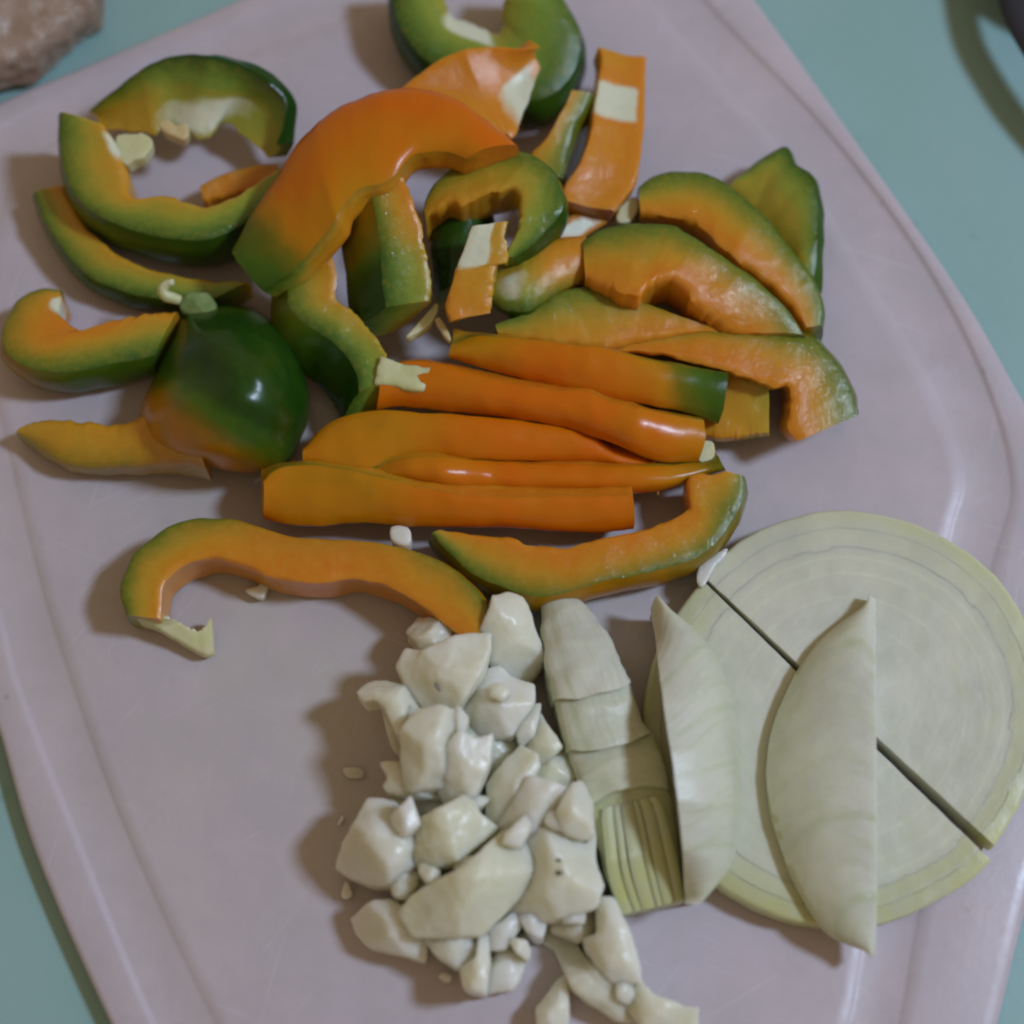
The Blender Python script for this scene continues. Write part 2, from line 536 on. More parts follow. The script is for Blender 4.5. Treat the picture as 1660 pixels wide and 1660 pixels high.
    # consistent outward normals
    fx = np.zeros_like(s_); fy = np.zeros_like(s_)
    if veins:
        fx = (tt + .10 * np.sin(s_ * 2.4) if veins[0] == 't' else s_) * veins[1] * 7 + seed
        fy = (s_ if veins[0] == 't' else tt) * 1.6 + seed
    at = dict(ripe=rip, edge=edge, pith=pi, vein=vein, fx=fx, fy=fy)
    return V, faces, fc, at

def fix(o):
    bm = bmesh.new(); bm.from_mesh(o.data); bmesh.ops.recalc_face_normals(bm, faces=bm.faces); bm.to_mesh(o.data); bm.free()

def orient(V, F):
    """outward winding for a closed shell, done before it is split in parts"""
    me = bpy.data.meshes.new("tmp"); me.from_pydata(V.tolist(), [], F)
    bm = bmesh.new(); bm.from_mesh(me); bmesh.ops.recalc_face_normals(bm, faces=bm.faces)
    F2 = [tuple(v.index for v in f.verts) for f in bm.faces]
    bm.free(); bpy.data.meshes.remove(me)
    return F2

PEP = "slices of half-ripe bell pepper heaped on the board"
def pepper(name, label, A, B, zA, zB, skin='A', seed=None, group=PEP, **kw):
    pepper.n += 1
    V, F, C, at = slab(A, B, zA, zB, skin=skin, seed=pepper.n if seed is None else seed, **kw)
    F = orient(V, F)
    base = np.array([V[:, 0].mean(), V[:, 1].mean(), V[:, 2].min()])
    root = empty(name, base)
    tag(root, label, "pepper slice", group)
    sk = set(skin.split('+'))
    is_skin = [c in sk for c in C]
    v, f, a = sub(V, F, at, is_skin)
    add("skin", v, f, SKIN, root, base, a)
    v, f, a = sub(V, F, at, [not x for x in is_skin])
    add("flesh", v, f, FLESH, root, base, a)
    root['b'] = base.tolist()
    return root
pepper.n = 0

def base_of(root):
    return np.array(root['b'])

def chunk(poly, z, thick, gx=0.0, gy=0.0, vox=0.6, sm=3, amp=0.35, freq=180, inset=0.9, seed=0, dome=0.0, grow=1.0, fold=0.0, fang=0.0, rnd=False, facets=0.0):
    """an irregular cut lump: the traced outline as its (tilted) upper face, carried down through its thickness, then softened"""
    p = resample_closed(poly, max(36, len(poly) * 6))
    c2 = p.mean(0)
    if rnd:
        p = spline(poly, max(36, len(poly) * 6), True)
    p = c2 + (p - c2) * grow
    cw = P(c2[0], c2[1], z)
    rf = random.Random(int(seed) * 13 + 5)
    cuts = []
    if facets:
        span = np.linalg.norm(P(p[:, 0], p[:, 1], z) - cw, axis=1).mean() / MM
        a0 = rf.uniform(0, 6.28)
        for q_ in range(5):
            a = a0 + q_ * 1.26 + rf.uniform(-.5, .5)
            cuts.append((math.cos(a), math.sin(a), span * rf.uniform(.0, .6), rf.uniform(.3, 1.15) * facets))
    def heights(pp, zz):
        for _ in range(3):
            w = P(pp[:, 0], pp[:, 1], zz)
            ex, ey = (w[:, 0] - cw[0]) / MM, (w[:, 1] - cw[1]) / MM
            zz = z + ex * gx + ey * gy - fold * np.abs(ex * math.cos(fang) + ey * math.sin(fang))
            drop = np.zeros_like(ex)
            for cx_, cy_, d0, k_ in cuts:
                drop = np.maximum(drop, np.clip(ex * cx_ + ey * cy_ - d0, 0, None) * k_)
            zz = np.maximum(zz - drop, z - thick * .75)
        return P(pp[:, 0], pp[:, 1], zz)
    n = len(p)
    rings = [heights(c2 + (p - c2) * k, np.full(n, float(z))) + np.array([0, 0, dome * MM * (1 - k * k)]) for k in (1, .8, .6, .4, .2)]
    top = rings[0]
    bot = cw + (top - cw) * [inset, inset, 1]
    bot[:, 2] = cw[2] - thick * MM
    ctr_t = rings[-1].mean(0)[None]; ctr_b = np.array([[cw[0], cw[1], cw[2] - thick * MM]])
    v = np.vstack([bot, (top + bot) / 2 + (top - cw) * [.03, .03, 0]] + rings + [ctr_t, ctr_b])
    f = []
    for k in range(6):
        for i in range(n):
            j = (i + 1) % n
            f.append((k * n + i, k * n + j, (k + 1) * n + j, (k + 1) * n + i))
    f += [(7 * n, 6 * n + i, 6 * n + (i + 1) % n) for i in range(n)] + [(7 * n + 1, (i + 1) % n, i) for i in range(n)]
    return soften(v, f, vox, sm, amp, freq, seed)

def resample_closed(poly, n):
    p = np.asarray(poly, float)
    p = np.vstack([p, p[:1]])
    L = np.r_[0, np.cumsum(np.linalg.norm(np.diff(p, axis=0), axis=1))]
    t = np.linspace(0, L[-1], n, endpoint=False)
    return np.stack([np.interp(t, L, p[:, k]) for k in (0, 1)], -1)

def soften(v, f, vox, sm, amp, freq, seed):
    me = bpy.data.meshes.new("tmp"); me.from_pydata(np.asarray(v).tolist(), [], [tuple(x) for x in f])
    bm = bmesh.new(); bm.from_mesh(me); bmesh.ops.recalc_face_normals(bm, faces=bm.faces); bm.to_mesh(me); bm.free()
    o = bpy.data.objects.new("tmp", me); COL.objects.link(o)
    r = o.modifiers.new("r", 'REMESH'); r.mode = 'VOXEL'; r.voxel_size = vox * MM
    s = o.modifiers.new("s", 'SMOOTH'); s.factor = .5; s.iterations = sm
    dg = bpy.context.evaluated_depsgraph_get()
    ev = bpy.data.meshes.new_from_object(o.evaluated_get(dg))
    bpy.data.objects.remove(o); bpy.data.meshes.remove(me)
    n = len(ev.vertices)
    V = np.zeros(n * 3); ev.vertices.foreach_get('co', V); V = V.reshape(-1, 3)
    nn = np.zeros(n * 3); ev.vertex_normals.foreach_get('vector', nn); nn = nn.reshape(-1, 3)
    off = Vector((seed * 3.1, seed * 1.7, 0))
    h = np.array([noise.noise(Vector(p) * freq + off) + .45 * noise.noise(Vector(p) * freq * 2.6 + off) + .22 * noise.noise(Vector(p) * freq * 6 + off) for p in V])
    V = V + nn * (h * amp * MM)[:, None]
    F = [tuple(pl.vertices) for pl in ev.polygons]
    bpy.data.meshes.remove(ev)
    return V, F

def lump(name, label, cat, material, poly, z, thick, group=None, parent=None, base=None, **kw):
    lump.n += 1
    V, F = chunk(poly, z, thick, seed=lump.n, **kw)
    if parent is None:
        base = np.array([V[:, 0].mean(), V[:, 1].mean(), V[:, 2].min()])
    o = add(name, V, F, material, parent, base, sharp=0)
    if parent is None:
        tag(o, label, cat, group)
    return o
lump.n = 0

def tube(pts3, rad, sides=8):
    p = np.asarray(pts3); n = len(p)
    T = np.gradient(p, axis=0); T /= np.linalg.norm(T, axis=1)[:, None]
    up = np.array([.1, .2, 1.0])
    X = np.cross(T, up); X /= np.linalg.norm(X, axis=1)[:, None]
    Y = np.cross(X, T)
    r = keyed(rad, np.linspace(0, 1, n))
    v = [p[i] + r[i] * (math.cos(a) * X[i] + math.sin(a) * Y[i]) for i in range(n) for a in np.linspace(0, 2 * math.pi, sides, endpoint=False)]
    f = [(i * sides + j, i * sides + (j + 1) % sides, (i + 1) * sides + (j + 1) % sides, (i + 1) * sides + j) for i in range(n - 1) for j in range(sides)]
    f += [tuple(range(sides))[::-1], tuple(range((n - 1) * sides, n * sides))]
    return np.array(v), f

# ------------------------------------------------------------------ bell pepper pieces
z1 = lambda L: q(0, 0, .3373, L)
z2 = lambda L: q(360, 0, .3373, L)
z3 = lambda L: q(600, 0, .3373, L)
z4 = lambda L: q(0, 400, .3373, L)
z5 = lambda L: q(400, 400, .3373, L)
z6 = lambda L: q(840, 200, .3373, L)
z7 = lambda L: q(680, 500, .3373, L)
z8 = lambda L: q(160, 760, .3373, L)
zh = lambda L: q(620, 240, .2048, L)

# upper left
pepper("pepper_slice", "curved green slice with white pith at the upper left, its inside facing us",
       z1([(420, 540), (480, 480), (600, 390), (700, 320), (850, 270), (1000, 270), (1150, 310), (1280, 390), (1370, 480), (1362, 580), (1320, 690)]),
       z1([(470, 610), (560, 630), (680, 645), (740, 655), (800, 610), (890, 650), (1000, 670), (1080, 600), (1160, 650), (1220, 700), (1280, 760)]),
       [9, 17, 21, 19, 12], [7, 9, 10, 9, 7], skin='bottom+A', along_normal=True, depth=4.5, bulge=-2.0,
       ripe=[(0, .36), (.25, .30), (.4, -.05), (.8, -.15), (1, .0)], ripes=.0, pith=[(.34, .66, .62, .98, .3), (.50, .74, .48, .9, .25)], jag=5)
pepper("pepper_slice", "hooked yellow-green slice with a thick pointed end, second from the upper left corner",
       z1([(285, 530), (278, 680), (310, 850), (370, 950), (500, 1050), (700, 1120), (900, 1150), (1050, 1130), (1200, 1050), (1300, 950)]),
       z1([(500, 600), (560, 680), (605, 800), (620, 900), (660, 945), (800, 930), (900, 960), (990, 985), (1100, 950), (1350, 800)]),
       [17, 16, 15, 15, 15], [17, 15, 15, 15, 15], depth=12.5, side=1.2, ripe=[(0, .30), (.2, .46), (.45, .34), (.75, .16), (1, .0)], ripes=.1, jag=5,
       pith=[(.04, .16, .80, 1.1, .06)])
pepper("pepper_slice", "dark green slice with a narrow yellow cut face under the hooked yellow-green slice",
       z1([(165, 920), (200, 1030), (260, 1140), (350, 1255), (450, 1340), (600, 1400), (750, 1430), (900, 1440), (1010, 1440)]),
       z1([(300, 890), (345, 980), (430, 1100), (560, 1215), (700, 1280), (850, 1320), (1000, 1345), (1100, 1350), (1200, 1350)]),
       8, 8.5, depth=7.5, side=1.2, ripe=[(0, .46), (.4, .40), (.7, .18), (1, .0)], ripes=.1, jag=3)
pepper("pepper_slice", "short brownish orange slice end seen inside the upper left ring of slices",
       [(322, 300), (360, 281), (410, 266), (450, 262)], [(330, 325), (370, 316), (420, 302), (450, 296)], 7, 6, depth=6, ripe=.85, skin='A', jag=3)
pepper("pepper_slice", "slice with an orange hooked end and dark green skin, furthest left on the board",
       z4([(285, 205), (180, 200), (80, 255), (10, 395), (4, 475), (60, 540), (170, 590), (330, 600), (520, 565), (740, 520)]),
       z4([(298, 258), (285, 320), (325, 360), (370, 390), (410, 402), (460, 380), (510, 355), (620, 330), (720, 312), (850, 300)]),
       [9, 11, 12, 12, 12, 12], [9, 11, 12, 12, 12, 12], depth=[8, 10, 10.5, 10.5], side=1.3, ripe=[(0, .75), (.25, .85), (.45, .8), (.7, .5), (1, .35)], ripes=.4, jag=4,
       pith=[(0, .12, .55, 1.1, .1)])

# green cap
def cap():
    bd = [(333, 500), (298, 505), (280, 535), (262, 575), (248, 617), (233, 645), (226, 680), (240, 715), (270, 738), (300, 748), (335, 757), (376, 764), (430, 764), (469, 745), (495, 695), (503, 647), (492, 600), (474, 560), (441, 521), (409, 499), (365, 493)]
    n, rings = 96, 26
    b = spline(bd, n, True)
    bs_ = b.copy()
    for _ in range(60):
        bs_ = bs_ * .5 + (np.roll(bs_, 1, 0) + np.roll(bs_, -1, 0)) * .25
    c = np.array([392, 612])
    V, rip = [], []
    for k in range(rings + 1):
        r = k / rings
        for i in range(n):
            p = c + (bs_[i] * (1 - r ** 2) + b[i] * r ** 2 - c) * r
            ang = math.atan2(*(b[i] - c)[::-1])
            lob = 1 + .05 * math.cos(3 * ang + .6) * r
            z = 3 + 24 * math.sqrt(max(0, 1 - (r * .995) ** 2.15)) * lob - 2.2 * math.exp(-((p[0] - 330) ** 2 + (p[1] - 600) ** 2) / 1100) - 1.5 * math.exp(-((p[0] * .45 - p[1] * .89 + 420) / 16) ** 2) * r
            V.append(P(p[0], p[1], z))
            g = min(1, max(0, ((p[0] - 400) * -.62 + (p[1] - 600) * .79 - 45) / 105))
            rip.append(.03 + .66 * g * g * (3 - 2 * g))
    V = np.array(V); rip = np.array(rip)
    V += np.array([noise.noise_vector(Vector(p * 130)) for p in V]) * .4 * MM
    F = []
    for k in range(rings):
        for i in range(n):
            j = (i + 1) % n
            F.append((k * n + i, (k + 1) * n + i, (k + 1) * n + j, k * n + j) if k else (i, n + i, n + j))
    base = np.array([*P(390, 660, 0)[:2], 0.0])
    root = empty("pepper_end", base)
    tag(root, "glossy dark green domed pepper end with a yellow flap, left of the orange slices", "pepper end")
    at = dict(ripe=rip, edge=np.zeros(len(V)), pith=np.zeros(len(V)))
    # wall thickness: inner wall and a cut rim
    inner = base + (V - base) * [.86, .86, .80]
    o = add("skin", V, F, SKIN, root, base, at, sharp=0); fix(o)
    R0 = rings * n
    jit = np.array([noise.noise(Vector((i * .7, 3, 0))) * .8 * MM for i in range(n)])
    rimv = [V[R0:R0 + n], V[R0:R0 + n] * .5 + inner[R0:R0 + n] * .5 - [0, 0, .002], inner[R0:R0 + n]]
    rows = np.vstack(rimv + [inner[k * n:(k + 1) * n] for k in range(rings - 2, 0, -3)])
    nr = len(rows) // n
    ff = [(k * n + i, k * n + (i + 1) % n, (k + 1) * n + (i + 1) % n, (k + 1) * n + i) for k in range(nr - 1) for i in range(n)]
    o = add("flesh", rows, ff, FLESH, root, base, dict(ripe=np.full(len(rows), .5), edge=np.ones(len(rows)), pith=np.zeros(len(rows))), sharp=0)
    # flap
    Vf, Ff, Cf, af = slab(z4([(85, 905), (180, 975), (300, 1040), (430, 1060), (650, 1050), (850, 1040), (985, 1060)]),
                          z4([(105, 860), (200, 832), (400, 835), (545, 850), (640, 830), (750, 790), (985, 880)]),
                          [4, 6, 7, 9, 12], [5, 7, 8, 11, 16], depth=[3, 4.5, 6, 8], skin='A', bulge=1.2, ripe=[(0, .35), (.15, .52), (.45, .6), (1, .62)], ripes=-.25, jag=4, seed=31)
    Ff = orient(Vf, Ff)
    add("flap", Vf, Ff, FLESH, root, base, dict(af, edge=np.clip(af['edge'] + .12, 0, 1)))
    # stem stub and a curl of pith
    zc = lambda L: q(170, 430, .2169, L)
    lump("stem", None, None, STEM, zc([(560, 350), (565, 240), (640, 195), (750, 180), (810, 225), (835, 300), (800, 370), (640, 400)]), 11.5, 9, parent=root, base=base, amp=.9, fold=.25, fang=.8)
    c = spline(zc([(512, 125), (462, 140), (430, 185), (450, 225), (495, 240), (560, 262)]), 14)
    v, f = tube(P(c[:, 0], c[:, 1], np.linspace(17, 13, 14)), [.0006, .0011, .0012, .001])
    add("pith_curl", v, f, PITH, root, base, sharp=0)
cap()

# top
pepper("pepper_slice", "thick green looped slice at the top edge of the picture",
       [(638, -50), (636, 0), (650, 50), (690, 97), (760, 132), (830, 158), (872, 163), (915, 140), (940, 95), (941, 50), (915, 0), (880, -50)],
       [(715, -50), (722, 0), (740, 26), (765, 34), (785, 42), (800, 50), (808, 48), (813, 35), (812, 18), (818, -5), (828, -30), (835, -50)],
       [13, 12, 11, 10, 11, 13, 14], [12, 11, 10, 9, 11, 14, 14], depth=10.5, side=1.4, bulge=1.6, ripe=[(0, .0), (.3, .08), (.5, .12), (.65, .02), (1, -.08)], ripes=-.1, pith=[(.26, .52, .62, 1.1, .08)], jag=4)
pepper("pepper_slice", "big orange arched slice with a green left end on top of the heap",
       z2([(40, 1200), (130, 1030), (250, 850), (350, 690), (500, 540), (680, 450), (850, 410), (1000, 425), (1150, 480), (1300, 590), (1430, 700)]),
       z2([(200, 1400), (330, 1320), (430, 1220), (540, 1080), (600, 980), (680, 915), (800, 880), (900, 760), (990, 735), (1090, 735), (1170, 765)]),
       [17, 21, 25, 27, 28, 28], [18, 23, 28, 29, 29, 28.5], skin='top+A', along_normal=True, depth=6, bulge=2.0, ripe=[(0, .22), (.08, .3), (.22, .80), (.4, .9), (1, .98)], ripes=-.26, jag=1.2)
pepper("pepper_slice", "pointed orange slice showing its inside and white pith behind the big arch",
       z2([(840, 430), (930, 360), (1050, 280), (1200, 225), (1350, 222), (1460, 232), (1538, 224)]),
       z2([(1000, 540), (1100, 560), (1200, 580), (1290, 600), (1370, 640), (1420, 630), (1535, 330)]),
       [20, 21, 22, 21, 20], [24, 21, 18, 15, 15], skin='bottom', along_normal=True, depth=4, bulge=-2.2, ripe=.92, pith=[(.62, .93, .50, 1.1, .16)], jag=2)
pepper("pepper_slice", "upright slice with wet yellow cut face and green foot under the big arch",
       z2([(700, 880), (735, 980), (750, 1080), (768, 1200), (775, 1350), (792, 1475)]),
       z2([(880, 830), (925, 950), (965, 1060), (995, 1200), (1015, 1330), (1022, 1440)]),
       [27, 25, 22, 19], [27, 25, 22, 19], depth=10, lean=(-8, -2), side=1, ripe=[(0, .72), (.45, .55), (.65, .18), (1, .05)], ripes=.15, jag=5)
s10 = pepper("pepper_slice", "bent slice with dark green skin and a pale stubby tip beside the green cap",
       z5([(215, 20), (198, 150), (210, 285), (300, 375), (420, 455), (515, 565), (545, 690)]),
       z5([(420, 20), (445, 150), (440, 240), (510, 295), (600, 390), (675, 500), (690, 640)]),
       [17, 16, 15, 14, 14], [17, 16, 15, 14, 14], depth=10, lean=(-4.5, -5), side=1.2, ripe=[(0, .56), (.4, .45), (.62, .2), (1, .05)], ripes=.15, jag=4)
bs = base_of(s10)
lump("pith", None, None, PITH, z5([(640, 520), (720, 540), (790, 560), (890, 575), (880, 640), (860, 692), (770, 682), (690, 660), (600, 660)]), 15, 6, parent=s10, base=bs, amp=.4, gy=.1)
pepper("pepper_slice", "dark green glossy slice deep inside the curl of the olive hook",
       [(700, 345), (697, 385), (700, 430), (706, 480)], [(795, 325), (800, 370), (780, 430), (760, 480)], 13, 13, skin='top', along_normal=True, depth=5, bulge=4, ripe=.04)
pepper("pepper_slice", "olive hook-shaped slice curling to a bright green end beside the pith chip",
       zh([(325, 480), (350, 380), (400, 285), (520, 170), (700, 80), (900, 22), (1100, 12), (1250, 75), (1350, 175), (1405, 285), (1440, 430), (1370, 570), (1200, 750), (1040, 860)]),
       zh([(340, 570), (380, 515), (440, 480), (550, 440), (640, 447), (760, 390), (900, 340), (1000, 320), (1055, 335), (1085, 430), (1080, 540), (1050, 660), (1010, 750), (950, 850)]),
       [20, 23, 25, 25, 22], [20, 23, 25, 25, 22], depth=10, side=1.2, ripe=[(0, .56), (.4, .46), (.6, .28), (.78, .05), (1, .12)], ripes=.0, jag=5)
pepper("pepper_slice", "small upright chip, white pith above and yellow below, at the middle of the heap",
       zh([(705, 618), (660, 740), (610, 870), (560, 1010), (520, 1140), (498, 1260), (540, 1370)]),
       zh([(1002, 575), (975, 690), (988, 770), (985, 900), (905, 930), (878, 1120), (860, 1300)]),
       [28, 26, 24, 22], [28, 26, 25, 22], skin='bottom', along_normal=True, depth=5, ripe=[(0, .4), (.5, .5), (1, .68)], ripes=-.25, pith=[(-.1, .46, -.1, .62, .12)], wob=.2, jag=3)
pepper("pepper_slice", "light green blotched slice running from the pith chip to the right",
       [(798, 495), (825, 507), (865, 503), (900, 478), (950, 455)], [(800, 440), (830, 425), (862, 405), (900, 385), (950, 380)], [15, 17, 17, 16], [16, 18, 18, 17], skin='A+bottom', along_normal=True, depth=6,
       bulge=2, ripe=[(0, .2), (.35, .2), (.6, .6), (1, .75)], pith=[(.12, .33, .2, .7, .25)])
pepper("pepper_slice", "narrow olive slice standing behind the hook, left of the orange strip with a pith square",
       z3([(1072, 452), (1030, 530), (985, 615), (945, 760), (930, 860)]), z3([(965, 428), (910, 530), (860, 620), (800, 700), (740, 760)]), [16, 15, 14, 14], [17, 16, 15, 14], depth=12, side=1, ripe=.45, ripes=.1, lean=(2, 0))
pepper("pepper_slice", "orange strip with a white pith square, standing at the upper right of the heap",
       z3([(1098, 222), (1108, 300), (1075, 500), (1065, 600), (1020, 750), (940, 880), (930, 960)]),
       z3([(1332, 270), (1330, 400), (1322, 600), (1300, 780), (1280, 880), (1230, 950), (1180, 1010)]),
       [15, 16, 17, 17], [13, 14, 15, 15], skin='bottom', along_normal=True, depth=5.5, bulge=-.8, ripe=[(0, .66), (.3, .78), (1, .88)], pith=[(.20, .42, -.02, .84, .05)], wob=.18)
pepper("pepper_slice", "pale orange slice end lying between the olive hook and the right hand arcs",
       [(865, 400), (905, 365), (935, 340)], [(915, 405), (955, 380), (1010, 345)], 12, 10, skin='bottom', along_normal=True, depth=5, ripe=.85, pith=[(.3, .8, .2, .8, .3)])

# right hand arcs
pepper("pepper_slice", "flat green-gold slice with a pointed tip behind the right hand arcs",
       z6([(1010, 300), (1080, 230), (1180, 160), (1290, 110), (1335, 195), (1420, 260), (1450, 420), (1440, 620), (1425, 740), (1400, 840)]),
       z6([(1000, 330), (1010, 380), (1030, 420), (1060, 450), (1100, 500), (1150, 560), (1200, 620), (1280, 700), (1340, 780), (1400, 860)]),
       [6, 9, 12, 11, 7], [5, 5, 5, 5], skin='A+bottom', along_normal=True, depth=2.5, bulge=2, ripe=[(0, .08), (.4, .14), (1, .12)], ripes=.05)
pepper("pepper_slice", "outer right hand arc with olive skin and orange flesh",
       z6([(580, 300), (650, 248), (800, 220), (950, 250), (1050, 318), (1200, 450), (1330, 620), (1430, 755), (1466, 880), (1460, 970)]),
       z6([(590, 430), (700, 445), (850, 480), (950, 570), (1050, 660), (1200, 770), (1300, 870), (1340, 920), (1360, 950), (1375, 985)]),
       [14, 15, 16, 15, 13], [15, 16, 17, 15, 13], depth=12, side=1.2, ripe=[(0, .45), (.3, .55), (.7, .66), (1, .5)], ripes=.55, jag=4)
pepper("pepper_slice", "inner right hand arc with a notch in its orange lower edge",
       z6([(310, 560), (400, 500), (550, 470), (750, 480), (880, 560), (1000, 640), (1150, 745), (1300, 885), (1375, 1010)]),
       z6([(325, 745), (450, 795), (570, 830), (640, 770), (720, 740), (785, 785), (850, 870), (950, 955), (1020, 1000)]),
       [19, 21, 21, 19, 16], [20, 22, 22, 20, 16], depth=12, side=1, ripe=[(0, .62), (.3, .62), (.6, .75), (1, .72)], ripes=.5, jag=6)
pepper("pepper_slice", "olive brown slice running left below the notched right hand arc",
       z6([(-110, 960), (0, 915), (100, 850), (250, 780), (400, 790), (550, 835), (700, 890), (870, 950), (990, 985)]),
       z6([(-90, 1020), (0, 1035), (100, 1045), (200, 1050), (350, 1075), (500, 1060), (650, 1030), (850, 1005), (1000, 1000)]),
       [15, 17, 17, 16, 15], [14, 16, 16, 16, 15], depth=11, ripe=[(0, .38), (.4, .5), (.7, .8), (1, .9)], ripes=.2, jag=3, skin='A')
pepper("pepper_slice", "orange slice hooked down at its green right end, furthest right in the heap",
       z6([(380, 1060), (550, 1005), (800, 990), (1000, 988), (1370, 1012), (1480, 1080), (1560, 1180), (1620, 1300), (1636, 1400)]),
       z6([(450, 1095), (700, 1120), (900, 1170), (1100, 1225), (1225, 1275), (1300, 1275), (1300, 1380), (1288, 1470), (1335, 1530)]),
       [14, 15, 15, 14, 12], [14, 15, 15, 14, 12], depth=11.5, side=1, lean=(0, 5), ripe=[(0, .8), (.45, .88), (.7, .66), (1, .55)], ripes=.42, jag=4)
pepper("pepper_slice", "short slice with a wet brown inside and green end under the first orange strip",
       [(1120, 590), (1165, 598), (1207, 613), (1246, 621)], [(1105, 690), (1150, 708), (1200, 708), (1247, 701)], [8.5, 9.5, 10.5, 11], [6, 7, 8, 9], skin='bottom', along_normal=True, depth=4, bulge=-.5,
       ripe=[(0, .6), (.6, .5), (.9, .25), (1, .1)], ripes=.1, jag=3)

# the orange strips
OG = dict(skin='top', along_normal=True)
pepper("pepper_strip", "orange strip turning green at its right end, uppermost of the long orange strips",
       z7([(150, 172), (300, 130), (550, 150), (850, 182), (1100, 240), (1350, 290), (1485, 312)]), z7([(150, 240), (350, 305), (600, 368), (850, 428), (1050, 460), (1300, 510), (1440, 560)]),
       [15, 17, 18, 17, 15], [12, 13, 14, 13, 10], depth=5.5, bulge=1.6, ripe=[(0, .72), (.15, .8), (.3, .98), (.6, .92), (.78, .7), (.88, .35), (1, .15)], ripes=.15, **OG)
pepper("pepper_strip", "orange strip with a pinkish glare near its right end, second of the long strips",
       z5([(640, 600), (760, 545), (900, 550), (1100, 602), (1250, 642), (1500, 682), (1630, 690), (1730, 730), (1930, 780), (2200, 830)]),
       z5([(620, 790), (700, 775), (850, 782), (1050, 805), (1300, 835), (1380, 845), (1580, 890), (1780, 960), (1980, 1035), (2160, 1042)]),
       [(0, 14), (.6, 16.5), (.8, 17), (1, 12)], [(0, 10), (.6, 12), (.8, 12.5), (1, 8)], depth=5.5, bulge=2.2, ripe=[(0, .92), (.5, .98), (.85, .9), (1, .72)], **OG)
pepper("pepper_strip", "orange strip with a hooked left end, third of the long strips",
       z5([(278, 960), (350, 880), (450, 812), (600, 780), (800, 788), (1000, 800), (1300, 832), (1600, 880), (1780, 985), (1985, 1040)]),
       z5([(270, 1045), (400, 1065), (560, 1085), (740, 1015), (900, 1005), (1100, 1025), (1400, 1035), (1530, 1040), (1830, 1050), (1990, 1046)]),
       [10, 12, 13, 12, 9], [10, 11, 11, 9, 8], depth=6, bulge=1.4, ripe=[(0, .74), (.25, .74), (.5, .95), (1, 1.0)], **OG)
pepper("pepper_strip", "orange strip with two white glares, fourth of the long strips, its right end yellow-green",
       z5([(560, 1080), (640, 1060), (750, 1012), (900, 1006), (1200, 1030), (1330, 1038), (1630, 1046), (1930, 1052), (2130, 1038), (2270, 1010)]),
       z5([(560, 1120), (650, 1110), (800, 1135), (950, 1165), (1130, 1196), (1400, 1196), (1530, 1190), (1830, 1190), (2010, 1172), (2300, 1080)]),
       [(0, 10), (.15, 13.5), (.22, 13.8), (.36, 10.8), (.75, 11.5), (.86, 10.5), (.95, 8), (1, 8.5)], [(0, 7), (.15, 10), (.22, 10.3), (.36, 7.5), (.75, 8), (.86, 7.5), (.95, 6.5), (1, 7)], depth=5.5, bulge=2.4, ripe=[(0, .7), (.2, .85), (.4, .98), (.75, .92), (.88, .66), (1, .42)], **OG)
pepper("pepper_strip", "broad orange strip with a square left end, fifth of the long strips",
       z5([(80, 1125), (130, 1072), (240, 1042), (400, 1052), (600, 1092), (800, 1142), (1000, 1182), (1130, 1196), (1500, 1196), (1858, 1190)]),
       z5([(76, 1310), (200, 1340), (330, 1352), (550, 1332), (800, 1352), (1000, 1352), (1060, 1354), (1330, 1360), (1630, 1380), (1858, 1362)]),
       [13, 14, 14, 13, 13], [7, 8, 8, 8, 7], depth=6, bulge=1.4, ripe=[(0, .70), (.3, .74), (.5, .94), (1, .93)], **OG)
pepper("pepper_slice", "long bowl-shaped slice with a green right end below the orange strips",
       z7([(60, 1080), (150, 1180), (250, 1270), (400, 1340), (550, 1385), (700, 1368), (900, 1310), (1150, 1258), (1350, 1190), (1450, 1100), (1530, 980), (1568, 870), (1556, 800)]),
       z7([(110, 1060), (250, 1080), (430, 1095), (550, 1130), (700, 1142), (820, 1112), (1040, 1062), (1200, 1012), (1290, 965), (1298, 930), (1285, 880), (1300, 800), (1470, 780)]),
       [9, 10, 11, 11, 12], [9, 10, 11, 11, 12], depth=9.5, side=1, ripe=[(0, .5), (.2, .62), (.45, .85), (.7, .72), (.9, .58), (1, .5)], ripes=.3, jag=4)
s29 = pepper("pepper_slice", "S-curved yellow and orange slice at the lower left, its thin tail lying on the board",
       z8([(135, 700), (104, 600), (120, 500), (170, 400), (300, 290), (420, 240), (560, 230), (680, 242), (800, 280), (960, 325), (1250, 340), (1450, 372), (1640, 440), (1760, 520), (1850, 620), (1876, 720), (1860, 770)]),
       z8([(300, 720), (308, 650), (312, 590), (340, 530), (420, 462), (560, 430), (680, 462), (800, 512), (960, 545), (1100, 548), (1250, 532), (1400, 572), (1550, 662), (1640, 732), (1700, 785), (1750, 810), (1810, 815)]),
       [10, 11, 11, 11, 12, 14], [10, 11, 11, 11, 12, 14], depth=[9.5, 10.5, 10.5, 10.5, 9], side=.8, bside=-.5,
       ripe=[(0, .58), (.2, .56), (.3, .66), (.45, .92), (.65, .92), (.8, .74), (1, .66)], ripes=.12, jag=3)
b29 = base_of(s29)
Vt, Ft, Ct, at_ = slab(z8([(140, 700), (250, 750), (330, 795), (420, 850), (500, 890), (550, 880)]), z8([(310, 690), (345, 715), (410, 752), (460, 772), (500, 770), (535, 712)]), [9, 6, 4, 4], [9, 6, 5, 5], depth=[6, 4, 3, 3], skin='A', ripe=.5, seed=77, jag=4)
add("pith_tail", Vt, orient(Vt, Ft), PITH, s29, b29)

